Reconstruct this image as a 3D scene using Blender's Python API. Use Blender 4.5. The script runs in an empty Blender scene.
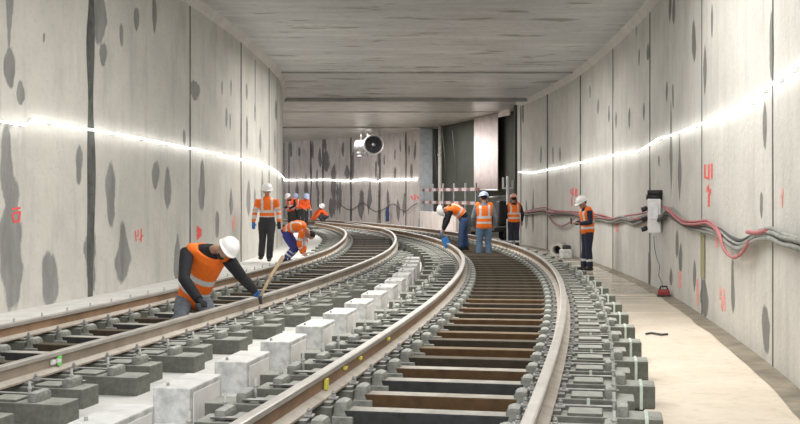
import bpy, bmesh, math, random
from mathutils import Vector, Matrix, noise
random.seed(7)
C = bpy.context.scene.collection
F, HOR, EYE = 1100.0, 195.0, 1.75
PI = math.pi

# ---------------------------------------------------------------- materials
def new_mat(name):
    m = bpy.data.materials.new(name); m.use_nodes = True
    nt = m.node_tree; b = nt.nodes['Principled BSDF']
    return m, nt, b
def N(nt, t, **k):
    n = nt.nodes.new(t)
    for a, v in k.items(): setattr(n, a, v)
    return n
def coords(nt, scale=(1, 1, 1), obj=False):
    tc = N(nt, 'ShaderNodeTexCoord'); mp = N(nt, 'ShaderNodeMapping')
    mp.inputs['Scale'].default_value = scale
    nt.links.new(tc.outputs['Object'], mp.inputs['Vector'])
    return mp.outputs['Vector']
def noise_tex(nt, vec, scale, detail=5, rough=.6):
    n = N(nt, 'ShaderNodeTexNoise'); n.inputs['Scale'].default_value = scale
    n.inputs['Detail'].default_value = detail; n.inputs['Roughness'].default_value = rough
    nt.links.new(vec, n.inputs['Vector']); return n.outputs['Fac']
def ramp(nt, fac, stops):
    r = N(nt, 'ShaderNodeValToRGB'); e = r.color_ramp.elements
    while len(e) < len(stops): e.new(.5)
    for i, (p, c) in enumerate(stops):
        e[i].position = p; e[i].color = (c[0], c[1], c[2], 1) if not isinstance(c, (int, float)) else (c, c, c, 1)
    nt.links.new(fac, r.inputs['Fac']); return r.outputs['Color']
def mix(nt, fac, a, b, mode='MIX'):
    m = N(nt, 'ShaderNodeMix', data_type='RGBA', blend_type=mode)
    for i, v in ((0, fac), (6, a), (7, b)):
        if isinstance(v, (int, float)): m.inputs[i].default_value = v
        elif isinstance(v, tuple): m.inputs[i].default_value = (v[0], v[1], v[2], 1)
        else: nt.links.new(v, m.inputs[i])
    return m.outputs[2]
def math_n(nt, op, a, b):
    m = N(nt, 'ShaderNodeMath', operation=op)
    for i, v in ((0, a), (1, b)):
        if isinstance(v, (int, float)): m.inputs[i].default_value = v
        else: nt.links.new(v, m.inputs[i])
    return m.outputs[0]
def bump(nt, b, fac, strength=.3, dist=.01):
    bm = N(nt, 'ShaderNodeBump'); bm.inputs['Strength'].default_value = strength; bm.inputs['Distance'].default_value = dist
    nt.links.new(fac, bm.inputs['Height']); nt.links.new(bm.outputs[0], b.inputs['Normal'])

def plain(name, col, rough=.7, metal=0, var=.18, scale=8, emit=None, strength=1):
    m, nt, b = new_mat(name)
    v = coords(nt); n = noise_tex(nt, v, scale)
    a = tuple(c * (1 - var) for c in col); c2 = tuple(min(1, c * (1 + var)) for c in col)
    nt.links.new(ramp(nt, n, [(.3, a), (.7, c2)]), b.inputs['Base Color'])
    b.inputs['Roughness'].default_value = rough; b.inputs['Metallic'].default_value = metal
    if emit:
        b.inputs['Emission Color'].default_value = (*emit, 1); b.inputs['Emission Strength'].default_value = strength
    return m
def dusty(name, base, dust, rough=.85, metal=0, cover=.85, scale=6):
    """surface whose upward faces have collected pale site dust"""
    m, nt, b = new_mat(name)
    v = coords(nt); n = noise_tex(nt, v, scale)
    g = N(nt, 'ShaderNodeNewGeometry'); sx = N(nt, 'ShaderNodeSeparateXYZ'); nt.links.new(g.outputs['True Normal'], sx.inputs[0])
    up = N(nt, 'ShaderNodeMapRange'); nt.links.new(sx.outputs[2], up.inputs[0]); up.inputs[1].default_value = .5; up.inputs[2].default_value = .95
    nn = ramp(nt, n, [(.25, .3), (.6, 1.)])
    f = math_n(nt, 'MULTIPLY', math_n(nt, 'MULTIPLY', up.outputs[0], nn), cover)
    n2 = noise_tex(nt, v, scale * 3)
    basec = ramp(nt, n2, [(.3, tuple(c * .7 for c in base)), (.7, tuple(min(1, c * 1.3) for c in base))])
    nt.links.new(mix(nt, f, basec, dust), b.inputs['Base Color'])
    b.inputs['Roughness'].default_value = rough; b.inputs['Metallic'].default_value = metal
    bump(nt, b, n2, .25)
    return m
def wall_mat(name, light, dark_patch, streak=.5, sc=1.):
    m, nt, b = new_mat(name)
    v = coords(nt); vs = coords(nt, (1, 1, .14))
    n1 = noise_tex(nt, v, 1.1 * sc, 6); n2 = noise_tex(nt, vs, 3.5 * sc, 6, .65); n3 = noise_tex(nt, v, 14, 4)
    c = ramp(nt, n1, [(.25, tuple(x * .86 for x in light)), (.7, tuple(min(1, x * 1.1) for x in light))])
    c = mix(nt, math_n(nt, 'MULTIPLY', ramp(nt, n2, [(.50, 0.), (.66, 1.)]), streak), c, tuple(x * .62 for x in light))
    c = mix(nt, math_n(nt, 'MULTIPLY', ramp(nt, n3, [(.55, 0.), (.7, 1.)]), .22), c, tuple(x * .6 for x in light))
    at = N(nt, 'ShaderNodeAttribute', attribute_name='mortar')
    ng = noise_tex(nt, coords(nt, (1, 1, .4)), 9, 5, .7)
    f = math_n(nt, 'ADD', at.outputs['Fac'], math_n(nt, 'MULTIPLY', math_n(nt, 'SUBTRACT', ng, .5), .55))
    fm = ramp(nt, f, [(.42, 0.), (.56, 1.)])
    pc = ramp(nt, noise_tex(nt, coords(nt, (1, 1, .25)), 5, 5), [(.3, tuple(x * .75 for x in dark_patch)), (.7, tuple(x * 1.35 for x in dark_patch))])
    c = mix(nt, math_n(nt, 'MULTIPLY', fm, .93), c, pc)
    nt.links.new(c, b.inputs['Base Color']); b.inputs['Roughness'].default_value = .8
    bump(nt, b, n3, .5, .02)
    return m

M = {}
M['wall'] = wall_mat('pale_wall_concrete', (.66, .645, .605), (.19, .19, .18), .28)
M['wall_left'] = wall_mat('left_wall_concrete', (.65, .635, .59), (.24, .245, .24), .35)
M['far_wall'] = wall_mat('far_wall_concrete', (.60, .55, .52), (.16, .15, .145), .6, 1.5)
M['joint'] = plain('dark_joint_mortar', (.11, .113, .11), .9, var=.4, scale=5)
M['olive'] = plain('olive_mortar', (.40, .38, .22), .9)
M['red_paint'] = plain('fluorescent_red_paint', (.95, .13, .12), .6, var=.1, emit=None)
M['pink_paint'] = plain('faded_pink_paint', (.9, .42, .36), .7, var=.15)
M['green_paint'] = plain('green_spray_paint', (.2, .75, .15), .6)
M['yellow_paint'] = plain('yellow_spray_paint', (.75, .68, .12), .6)
M['led'] = plain('lit_light_rope', (1, 1, 1), .5, emit=(1, .99, .96), strength=7.5)
M['mount'] = plain('grey_plastic', (.6, .6, .6), .6)
# floor
def floor_mat():
    m, nt, b = new_mat('beige_floor_screed')
    v = coords(nt); n = noise_tex(nt, v, .9, 6); n2 = noise_tex(nt, v, 8, 5)
    vx = coords(nt, (.35, 2.2, 1)); n3 = noise_tex(nt, vx, 1.6, 6, .65)
    c = ramp(nt, n, [(.3, (.72, .63, .51)), (.7, (.84, .76, .65))])
    sp = N(nt, 'ShaderNodeSeparateXYZ'); nt.links.new(v, sp.inputs[0])
    far = N(nt, 'ShaderNodeMapRange'); nt.links.new(sp.outputs[1], far.inputs[0])
    far.inputs[1].default_value = 14; far.inputs[2].default_value = 20
    wet = math_n(nt, 'MULTIPLY', ramp(nt, n3, [(.36, 0.), (.5, 1.)]), far.outputs[0])
    c = mix(nt, math_n(nt, 'MULTIPLY', wet, .8), c, (.25, .225, .185))
    c = mix(nt, math_n(nt, 'MULTIPLY', ramp(nt, n2, [(.5, 0.), (.7, 1.)]), .25), c, (.4, .33, .24))
    nt.links.new(c, b.inputs['Base Color'])
    r = N(nt, 'ShaderNodeMapRange'); nt.links.new(wet, r.inputs[0]); r.inputs[3].default_value = .8; r.inputs[4].default_value = .16
    nt.links.new(r.outputs[0], b.inputs['Roughness']); bump(nt, b, n2, .2)
    return m
M['floor'] = floor_mat()
M['gutter'] = plain('damp_gutter_concrete', (.27, .235, .18), .5, var=.4, scale=3)
def ceil_mat():
    m, nt, b = new_mat('slab_soffit')
    v = coords(nt); vx = coords(nt, (.22, 1, 1)); n = noise_tex(nt, vx, 1.5, 7, .65); n2 = noise_tex(nt, coords(nt, (.55, 1.5, 1)), 1.3, 3, .55); n3 = noise_tex(nt, v, 6, 4)
    c = ramp(nt, n, [(.3, (.42, .42, .42)), (.5, (.54, .54, .535)), (.72, (.72, .72, .70))])
    c = mix(nt, math_n(nt, 'MULTIPLY', ramp(nt, n2, [(.60, 0.), (.66, 1.)]), .7), c, (.14, .12, .075))
    c = mix(nt, math_n(nt, 'MULTIPLY', ramp(nt, n3, [(.5, 0.), (.7, 1.)]), .25), c, (.2, .2, .19))
    nt.links.new(c, b.inputs['Base Color'])
    b.inputs['Roughness'].default_value = .42
    bump(nt, b, n, .35, .03)
    return m
M['ceiling'] = ceil_mat()
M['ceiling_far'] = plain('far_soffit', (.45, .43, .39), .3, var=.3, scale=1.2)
M['beam'] = plain('soffit_beam', (.33, .33, .31), .6, var=.3, scale=1.5)
M['ledge'] = plain('white_ledge', (.80, .80, .78), .8, var=.1, scale=3)
M['slab'] = dusty('dusty_slab', (.42, .42, .40), (.80, .80, .78), scale=1.3)
M['pit'] = plain('dark_track_pit', (.09, .085, .075), .9, var=.4, scale=4)
M['block'] = dusty('grey_green_concrete', (.135, .14, .12), (.46, .47, .43), cover=.85, scale=5)
M['lug'] = dusty('light_cast_lug', (.23, .24, .215), (.52, .53, .50), scale=9)
M['beam_brown'] = dusty('rusty_tie_steel', (.10, .055, .022), (.56, .53, .47), scale=3, cover=.95)
M['beam_dark'] = dusty('dark_tie_steel', (.04, .042, .043), (.56, .54, .49), scale=3, cover=.95)
M['beam_mid'] = dusty('dark_brown_tie_steel', (.065, .048, .028), (.15, .125, .09), scale=3, cover=.6)  # darkest tie tone, for distant sleepers and the left track
M['beam_brown_mid'] = dusty('thin_dust_rusty_tie_steel', (.10, .052, .018), (.34, .28, .20), scale=3, cover=.55)  # brown tie with darker, thinner dust on top
M['beam_dark_mid'] = dusty('thin_dust_dark_tie_steel', (.045, .035, .022), (.26, .22, .17), scale=3, cover=.5)  # dark tie with darker, thinner dust on top
M['plate'] = dusty('dusty_steel_plate', (.12, .12, .11), (.62, .62, .6), scale=9)
M['clip'] = plain('zinc_clip', (.36, .36, .35), .5, .4)
M['pin'] = plain('pale_pin', (.46, .47, .44), .6)
M['strap'] = plain('pale_green_strap', (.60, .70, .62), .7)
M['box'] = dusty('white_cast_block', (.56, .57, .56), (.85, .85, .84), scale=4)
M['boxside'] = plain('white_block_side', (.82, .82, .81), .85, var=.08, scale=3)  # whiter tone than the block's front face
M['head'] = plain('worn_rail_head', (.50, .475, .44), .42, .4, var=.15, scale=3)
M['web'] = plain('rusty_rail_web', (.31, .20, .125), .75, .15, var=.3, scale=2)
M['foot'] = dusty('dusty_rail_foot', (.36, .30, .24), (.58, .55, .50), scale=4)
M['web2'] = plain('brown_grey_rail_web', (.36, .30, .24), .7, .2, var=.3, scale=2)
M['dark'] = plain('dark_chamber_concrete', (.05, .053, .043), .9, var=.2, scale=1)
M['bluegrey'] = plain('blue_grey_pier', (.33, .36, .38), .8, var=.25, scale=2)
M['pinkwhite'] = plain('pinkish_white_panel', (.72, .64, .63), .5, var=.12, scale=3)
M['white'] = plain('white_paint', (.8, .8, .8), .5, var=.05)
M['steel'] = plain('galvanised_steel', (.6, .6, .6), .35, .8)
M['black'] = plain('black_plastic', (.02, .02, .022), .5)
M['red'] = plain('red_plastic', (.28, .03, .035), .5)
M['shaded_white'] = plain('shaded_white_board', (.34, .31, .31), .7)  # white boards darkened, chamber shade put into the colour
M['shaded_barrier_red'] = plain('shaded_barrier_red', (.15, .06, .055), .6)  # red likewise darkened to carry the shade
M['orange'] = plain('fluorescent_orange_fabric', (1.0, .19, .015), .75, var=.08, scale=14)
M['orange_deep'] = plain('deep_orange_fabric', (.85, .12, .02), .8, var=.15, scale=12)
M['silver'] = plain('reflective_silver_tape', (.66, .67, .68), .4, var=.05)
M['skin'] = plain('skin', (.42, .24, .17), .55, var=.08, scale=20)
M['eye'] = plain('dark_eye', (.03, .02, .02), .3)
M['hair'] = plain('dark_hair', (.03, .022, .018), .8)
M['knit'] = plain('black_sweater', (.014, .015, .02), .9, var=.3, scale=30)
M['navy'] = plain('navy_cotton', (.025, .03, .055), .9, scale=20)
M['charcoal'] = plain('charcoal_cotton', (.04, .042, .045), .9, scale=20)
M['royal'] = plain('royal_blue_cotton', (.045, .055, .26), .85, scale=20)
M['jeans'] = plain('faded_blue_denim', (.12, .20, .31), .9, var=.25, scale=18)
M['jeans_dark'] = plain('blue_denim', (.045, .085, .19), .9, var=.25, scale=18)
M['jeans_grey'] = plain('grey_denim', (.17, .20, .24), .9, var=.3, scale=18)
M['glove_blue'] = plain('blue_rubber_glove', (.03, .17, .50), .5)
M['helmet'] = plain('white_hard_hat', (.82, .82, .82), .3, var=.03)
M['helmet_orange'] = plain('orange_pink_hard_hat', (.85, .42, .30), .35, var=.05)
M['helmet_blue'] = plain('blue_white_hard_hat', (.42, .50, .72), .35, var=.2, scale=8)
M['boot'] = plain('black_boot', (.03, .028, .026), .7)
M['boot_red'] = plain('red_boot', (.6, .04, .07), .6)
M['wood'] = plain('weathered_wood', (.33, .25, .16), .8, var=.3, scale=12)
M['pinkcable'] = plain('dusty_pink_cable', (.47, .17, .18), .75, var=.2)
M['greycable'] = plain('dusty_grey_cable', (.30, .31, .29), .8, var=.3)
M['darkcable'] = plain('dark_cable', (.07, .07, .07), .7)
M['bluepaint'] = plain('blue_plastic', (.03, .20, .55), .5)
M['pipe'] = plain('cement_pipe', (.50, .49, .45), .85)

# ---------------------------------------------------------------- mesh helpers
class MB:
    def __init__(s): s.bm = bmesh.new(); s.mats = []
    def mi(s, m):
        m = M[m] if isinstance(m, str) else m
        if m not in s.mats: s.mats.append(m)
        return s.mats.index(m)
    def box(s, c, d, m, rz=0, bev=0, taper=None, rot=None):
        r = bmesh.ops.create_cube(s.bm, size=1)['verts']
        for v in r:
            if taper and v.co.z > 0: v.co.x *= taper[0]; v.co.y *= taper[1]
            v.co = Vector((v.co.x * d[0], v.co.y * d[1], v.co.z * d[2]))
        fs = {f for v in r for f in v.link_faces}
        if bev:
            o = bmesh.ops.bevel(s.bm, geom=list({e for v in r for e in v.link_edges}), offset=bev, segments=2, affect='EDGES', profile=.5)
            fs = set(o['faces']) | {f for f in fs if f.is_valid}
            vs = {v for f in fs for v in f.verts}
            # all linked
            st = list(vs); vs = set(st)
            while st:
                v = st.pop()
                for e in v.link_edges:
                    w = e.other_vert(v)
                    if w not in vs: vs.add(w); st.append(w)
            r = list(vs); fs = {f for v in r for f in v.link_faces}
        mt = Matrix.Translation(c) @ (rot if rot else Matrix.Rotation(rz, 4, 'Z'))
        for v in r: v.co = mt @ v.co
        i = s.mi(m)
        for f in fs: f.material_index = i
        return r
    def tube(s, pts, rad, m, n=8, closed_caps=True, smooth=True, flat=None, side=None):
        pts = [Vector(p) for p in pts]
        if isinstance(rad, (int, float)): rad = [rad] * len(pts)
        rings = []; prev = None; i = s.mi(m)
        for k, p in enumerate(pts):
            t = (pts[min(k + 1, len(pts) - 1)] - pts[max(k - 1, 0)]).normalized()
            if side is not None: a = Vector(side)
            elif prev is not None: a = prev
            else: a = Vector((0, 0, 1)) if abs(t.z) < .9 else Vector((1, 0, 0))
            a = (a - t * a.dot(t)).normalized(); prev = a; b = t.cross(a)
            r = rad[k]; ra, rb = (r if isinstance(r, tuple) else (r, r))
            rings.append([s.bm.verts.new(p + a * (math.cos(q) * ra) + b * (math.sin(q) * rb)) for q in [2 * PI * j / n for j in range(n)]])
        for r0, r1 in zip(rings, rings[1:]):
            for j in range(n):
                f = s.bm.faces.new((r0[j], r0[(j + 1) % n], r1[(j + 1) % n], r1[j])); f.smooth = smooth; f.material_index = i
        if closed_caps:
            f = s.bm.faces.new(rings[0][::-1]); f.material_index = i
            f = s.bm.faces.new(rings[-1]); f.material_index = i
    def ball(s, c, r, m, rot=None, seg=16):
        vs = bmesh.ops.create_uvsphere(s.bm, u_segments=seg, v_segments=seg // 2 + 2, radius=1)['verts']
        mt = Matrix.Translation(c) @ (rot or Matrix()) @ Matrix.Diagonal((*r, 1))
        for v in vs: v.co = mt @ v.co
        i = s.mi(m)
        for f in {f for v in vs for f in v.link_faces}: f.material_index = i; f.smooth = True
    def cyl(s, c, r, h, m, n=12, r2=None): s.tube([(c[0], c[1], c[2]), (c[0], c[1], c[2] + h)], [r, r2 or r], m, n, smooth=True)
    def quad(s, pts, m):
        f = s.bm.faces.new([s.bm.verts.new(p) for p in pts]); f.material_index = s.mi(m)
    def mesh(s, name):
        bmesh.ops.recalc_face_normals(s.bm, faces=s.bm.faces)
        me = bpy.data.meshes.new(name); s.bm.to_mesh(me); s.bm.free()
        for m in s.mats: me.materials.append(m)
        return me
    def build(s, name, parent=None):
        return link(name, s.mesh(name), parent)
def link(name, me, parent=None):
    o = bpy.data.objects.new(name, me); C.objects.link(o)
    if parent: o.parent = parent
    return o
def tag(o, label=None, cat=None, group=None, kind=None):
    if label: o['label'] = label
    if cat: o['category'] = cat
    if group: o['group'] = group
    if kind: o['kind'] = kind
    return o
def empty(name, loc=(0, 0, 0), rz=0, label=None, cat=None, group=None):
    o = bpy.data.objects.new(name, None); C.objects.link(o); o.location = loc; o.rotation_euler = (0, 0, rz)
    return tag(o, label, cat, group)
def struct(name, mb, parent=None):
    o = mb.build(name, parent)
    if not parent: o['kind'] = 'structure'
    return o

# ---------------------------------------------------------------- place geometry
def P(px, py, y):                      # a point y metres down the tunnel seen in direction (px, py)
    return Vector(((px - 400) * y / F, y, EYE - (py - HOR) * y / F))
KN = [0, 6, 12, 18, 24, 32, 45, 70]
def interp(x, xs, ys):
    if x <= xs[0]: return ys[0]
    for i in range(1, len(xs)):
        if x <= xs[i]: return ys[i - 1] + (ys[i] - ys[i - 1]) * (x - xs[i - 1]) / (xs[i] - xs[i - 1])
    return ys[-1]
class Track:
    def __init__(s, x0, th0, k, y0, H, L):
        s.ds = .25; x, y, th = x0, y0, th0; s.p = []
        for i in range(int(L / s.ds) + 1):
            s.p.append((x, y, th)); kk = interp(i * s.ds, KN, k) / 10
            x += math.sin(th + kk * s.ds / 2) * s.ds; y += math.cos(th + kk * s.ds / 2) * s.ds; th += kk * s.ds
        # run-out behind the camera
        pre = []; x, y, th = x0, y0, th0
        while y > 3.0:
            x -= math.sin(th) * s.ds; y -= math.cos(th) * s.ds; pre.append((x, y, th))
        s.off = len(pre); s.p = pre[::-1] + s.p; s.H = H
        s.L = (len(s.p) - 1) * s.ds
    def at(s, d, o=0):
        i = min(max(d / s.ds, 0), len(s.p) - 1.001); j = int(i); t = i - j
        a, b = s.p[j], s.p[j + 1]
        x, y, th = [a[q] * (1 - t) + b[q] * t for q in range(3)]
        return Vector((x + o * math.cos(th), y - o * math.sin(th), s.top(y))), th
    def top(s, y): return EYE - s.H(y)
HA, HB = 1.1973, 1.3159
T1 = Track(-.3558, .1989, [-.0166, -.0859, -.123, -.1467, -.1542, -.1407, -.1226, -.1051], 4.5, lambda y: HA, 62)
T2 = Track(-4.5293, .2256, [-.0074, -.0535, -.0948, -.1109, -.1369, -.1521, -.144, -.1359], 5.5,
           lambda y: HB + (HA - HB) * min(max((y - 27) / 9, 0), 1), 47)

def smooth_curve(pts, step=.1):        # monotone-ish Catmull-Rom through (x, y)
    P_ = [Vector(p) for p in pts]; P_ = [2 * P_[0] - P_[1]] + P_ + [2 * P_[-1] - P_[-2]]
    out = []
    for i in range(1, len(P_) - 2):
        a, b, c, d = P_[i - 1:i + 3]; n = max(2, int((c - b).length / step))
        for j in range(n):
            t = j / n
            out.append(.5 * ((2 * b) + (c - a) * t + (2 * a - 5 * b + 4 * c - d) * t * t + (3 * b - a - 3 * c + d) * t ** 3))
    out.append(P_[-2]); return out
RW = smooth_curve([(2.25, 3.5), (2.95, 6.5), (3.57, 9.8), (3.95, 12.4), (4.33, 15.5), (4.68, 18.9), (4.93, 23.2), (5.03, 27.9), (4.95, 32), (4.62, 36), (4.18, 39.2)], .05)
LW = smooth_curve([(-8.6, 4.0), (-6.9, 8.5), (-5.55, 12.5), (-4.7, 16), (-4.12, 19.3), (-3.72, 23), (-3.5, 27.5), (-3.5, 32), (-4.02, 37.5), (-4.75, 42), (-6.0, 47.5), (-7.9, 53)], .05)
FW = smooth_curve([(1.55, 53.5), (.3, 56.5), (-1.6, 60), (-4.2, 63.8), (-7.4, 67.5), (-12, 71.5)], .08)
def ceil_z(y):                          # soffit height
    return EYE + interp(y, [0, 20, 32, 38, 54, 80], [3.80, 3.72, 3.45, 3.30, 3.24, 3.24])
class Wall:
    """vertical surface over a plan curve, with a mask of grey mortar patches"""
    def __init__(s, curve, zb, n_out):
        s.c = curve; s.zb = zb; s.n = n_out; s.arc = [0]
        for a, b in zip(curve, curve[1:]): s.arc.append(s.arc[-1] + (b - a).length)
        s.marks = []
    def hit(s, px):
        t = (px - 400) / F; best = None
        for i in range(len(s.c) - 1):
            a, b = s.c[i], s.c[i + 1]; fa = a.x - t * a.y; fb = b.x - t * b.y
            if fa == 0 or fa * fb < 0:
                k = fa / (fa - fb); best = (i, k); break
        if best is None:
            j = min(range(len(s.c)), key=lambda q: abs(s.c[q].x - t * s.c[q].y)); best = (min(j, len(s.c) - 2), 0.)
        i, k = best
        p = s.c[i].lerp(s.c[i + 1], k); u = s.arc[i] + k * (s.arc[i + 1] - s.arc[i])
        return u, p
    def pt(s, px, py, off=0.):
        u, p = s.hit(px); z = EYE - (py - HOR) * p.y / F
        nrm = s.normal(u); return Vector((p.x + nrm.x * off, p.y + nrm.y * off, z))
    def at(s, u, z, off=0.):
        lo = 0; hi = len(s.arc) - 1
        while hi - lo > 1:
            m = (lo + hi) // 2
            if s.arc[m] <= u: lo = m
            else: hi = m
        k = (u - s.arc[lo]) / (s.arc[hi] - s.arc[lo]); p = s.c[lo].lerp(s.c[hi], k); nrm = s.normal(u)
        return Vector((p.x + nrm.x * off, p.y + nrm.y * off, z))
    def normal(s, u):
        lo = 0
        for q in range(0, len(s.arc), 4):
            if s.arc[q] <= u: lo = q
        lo = min(lo, len(s.c) - 3); t = (s.c[min(lo + 2, len(s.c) - 1)] - s.c[lo]).normalized()
        return Vector((-t.y, t.x)) * s.n
    def stain(s, px, py, rx, ry):       # ellipse given by its place and half sizes
        u, p = s.hit(px); u0, _ = s.hit(px - rx); u1, _ = s.hit(px + rx)
        z = EYE - (py - HOR) * p.y / F
        s.marks.append((u, z, max(abs(u1 - u0) / 2, .04), ry * p.y / F))
    def build(s, name, mat, step_z=.07, top_extra=.25, joints=()):
        bm = bmesh.new(); cols = len(s.c); lay = None
        ztop = max(ceil_z(p.y) for p in s.c) + top_extra; rows = int((ztop - s.zb) / step_z) + 1
        grid = []; vals = []
        mk = sorted(s.marks); 
        for i, p in enumerate(s.c):
            u = s.arc[i]; near = [m for m in mk if abs(m[0] - u) < m[2] * 1.8 + .1]; col = []
            for r in range(rows):
                z = s.zb + (ztop - s.zb) * r / (rows - 1); v = 0.
                for (mu, mz, ru, rz) in near:
                    w = noise.noise(Vector((u * 1.1, z * 1.3, mu))) * ru * .5
                    tz = (z - mz) / rz; rr = ru * (.8 + .5 * noise.noise(Vector((mu, z * 2.2, 4))) + .15 * noise.noise(Vector((mu, z * 6, 8)))); q = abs((u - mu + w) / rr) ** 1.7 + abs(tz + .15 * noise.noise(Vector((u * 3, mu, 2)))) ** 1.9
                    v = max(v, 1 - .5 * q)
                col.append(bm.verts.new((p.x, p.y, z))); vals.append(max(0, v))
            grid.append(col)
        for i in range(cols - 1):
            for r in range(rows - 1):
                f = bm.faces.new((grid[i][r], grid[i + 1][r], grid[i + 1][r + 1], grid[i][r + 1])); f.smooth = True
        # back of the wall: real thickness
        ex = []
        for i in range(0, cols, 8):
            nrm = s.normal(s.arc[i]); p = s.c[i]
            ex.append((bm.verts.new((p.x - nrm.x * .5, p.y - nrm.y * .5, s.zb)), bm.verts.new((p.x - nrm.x * .5, p.y - nrm.y * .5, ztop)))); vals += [0, 0]
        for a, b in zip(ex, ex[1:]): bm.faces.new((a[0], a[1], b[1], b[0]))
        me = bpy.data.meshes.new(name); bm.to_mesh(me); bm.free()
        at = me.attributes.new('mortar', 'FLOAT', 'POINT'); at.data.foreach_set('value', vals)
        me.materials.append(M[mat]); o = link(name, me); o['kind'] = 'structure'
        # filled joints between the panels: slim strips bedded in the wall, one child each
        for (px, w, y0, y1) in joints:
            u, p = s.hit(px); mb = MB(); n = 26; im = mb.mi('joint')
            za = s.zb if y1 is None else EYE - (y1 - HOR) * p.y / F; zc = ceil_z(p.y) - .02 if y0 is None else EYE - (y0 - HOR) * p.y / F
            prev = None
            for k in range(n + 1):
                z = za + (zc - za) * k / n; ww = w * (.75 + .6 * abs(noise.noise(Vector((px, z * .8, 1)))) * 2)
                d = noise.noise(Vector((px + 9, z, 3))) * w * .3; ring = []
                for (du, of) in ((-ww, -.02), (-ww, .006), (ww, .006), (ww, -.02)):
                    ring.append(mb.bm.verts.new(s.at(min(max(u + du / 2 + d, 0), s.arc[-1] - .01), z, of)))
                if prev:
                    for j in range(4):
                        f = mb.bm.faces.new((prev[j], prev[(j + 1) % 4], ring[(j + 1) % 4], ring[j])); f.material_index = im
                prev = ring
            mb.build('panel_joint', o)
        return o

# ---------------------------------------------------------------- walls
wr = Wall(RW, -.02, 1); wl = Wall(LW, -.02, -1); wf = Wall(FW, -.02, 1)
if (wr.normal(5).x > 0): wr.n = -1
if (wl.normal(5).x < 0): wl.n = -wl.n
if (wf.normal(5).y > 0): wf.n = -wf.n
for m_ in [(9, 15, 4, 34), (10, 68, 8, 20), (20, 93, 4, 13), (44, 38, 1.6, 6), (98, 18, 8, 30), (104, 55, 4, 12), (137, 20, 4, 12), (122, 36, 3, 12),
           (154, 15, 2.4, 19), (196, 91, 5, 10), (7, 165, 7, 42), (12, 245, 13, 68), (79, 165, 5, 20), (110, 194, 7, 32), (156, 176, 4, 15),
           (168, 188, 4, 21), (184, 137, 2, 8), (50, 278, 11, 28), (91, 262, 8, 32), (123, 253, 8, 31), (178, 258, 3.5, 26), (202, 185, 4.5, 26),
           (217, 224, 3, 14), (222, 88, 1.2, 8), (231, 88, 1.2, 9), (247, 92, 1.5, 9), (226, 118, 1.6, 10), (230, 121, 1.2, 9), (247, 133, 1.6, 17),
           (260, 139, 1.6, 13), (255, 112, 1.2, 10), (249, 198, 2.2, 18), (231, 202, 2.6, 14), (276, 110, 1.2, 10), (275, 142, 1, 12), (255, 205, 2, 16), (90, 20, 3, 40), (91, 180, 3, 50), (262, 190, 1.5, 20)]:
    wl.stain(*m_)
for m_ in [(670, 8, 1.6, 14), (674, 12, 1.6, 13), (694, 42, 2.4, 22), (704.5, 70, 1.8, 25), (667, 92, 1.2, 11), (673, 97, 1.2, 13), (639, 57, 1.1, 9),
           (636, 30, 1, 7), (648, 52, 1.5, 9), (772, 45, 3, 34), (609, 113, 1.1, 9), (616, 120, 1.1, 9), (629.5, 118, 1.8, 11), (644, 111, 1.6, 9),
           (679.5, 167, 1.8, 34), (659, 161, 1.1, 6), (765, 125, 2.4, 24), (761, 206, 2, 14), (671, 150, 1.6, 46), (677, 245, 2, 14), (681, 258, 2.4, 15),
           (694, 276, 2.2, 16), (704, 297, 4, 20), (733, 286, 2.6, 28), (671, 277, 1.8, 9), (766, 330, 5.5, 24), (649, 270, 2.2, 18), (541, 155, 1.2, 9), (553, 155, 1.1, 9),
           (560, 154, 1.1, 8), (533, 212, 1.5, 22), (526, 215, 1.5, 15), (523, 110, 1.4, 14), (598, 107, 1, 8), (627, 30, 1, 8), (712, 20, 1.2, 18), (590, 92, 1, 7)]:
    wr.stain(*m_)
random.seed(3)
for m_ in [(326, 161, 4, 11), (347, 172, 3.5, 7), (334, 190, 3, 26), (340, 197, 2, 18), (361, 205, 3.5, 14), (353, 165, 1.5, 15), (306, 190, 2, 16), (313, 150, 1.2, 10),
           (299, 152, 2, 5), (395, 155, 1.2, 6), (388, 200, 1.6, 12), (404, 205, 2, 12), (318, 196, 1.5, 12), (297, 195, 1.5, 18), (370, 195, 1.6, 15), (415, 150, 1.5, 10), (291, 150, 1.5, 8),
           (376, 170, 1.3, 9), (343, 150, 1.5, 8), (331, 208, 3, 10), (384, 160, 1, 6), (409, 150, 1, 6)] + \
          [(random.uniform(286, 416), random.uniform(140, 212), random.uniform(.8, 2), random.uniform(5, 16)) for _ in range(16)]:
    wf.stain(*m_)
wall_r = wr.build('wall_right', 'wall', joints=[(521, .12, None, None), (547.5, .12, None, None), (580.5, .16, None, None), (613, .10, None, None),
    (650, .11, None, None), (702, .05, None, None), (773, .05, None, None)])
wall_l = wl.build('wall_left', 'wall_left', joints=[(90.5, .17, None, None), (190, .07, None, None), (241, .11, None, None), (255, .06, 112, 60), (269, .10, None, None), (277, .08, None, None)])
wall_f = wf.build('wall_back', 'far_wall', .1, joints=[(311, .16, None, None), (323, .16, None, None), (351, .2, None, None), (380, .16, None, None), (406, .14, None, None), (289, .1, None, None)])

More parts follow.
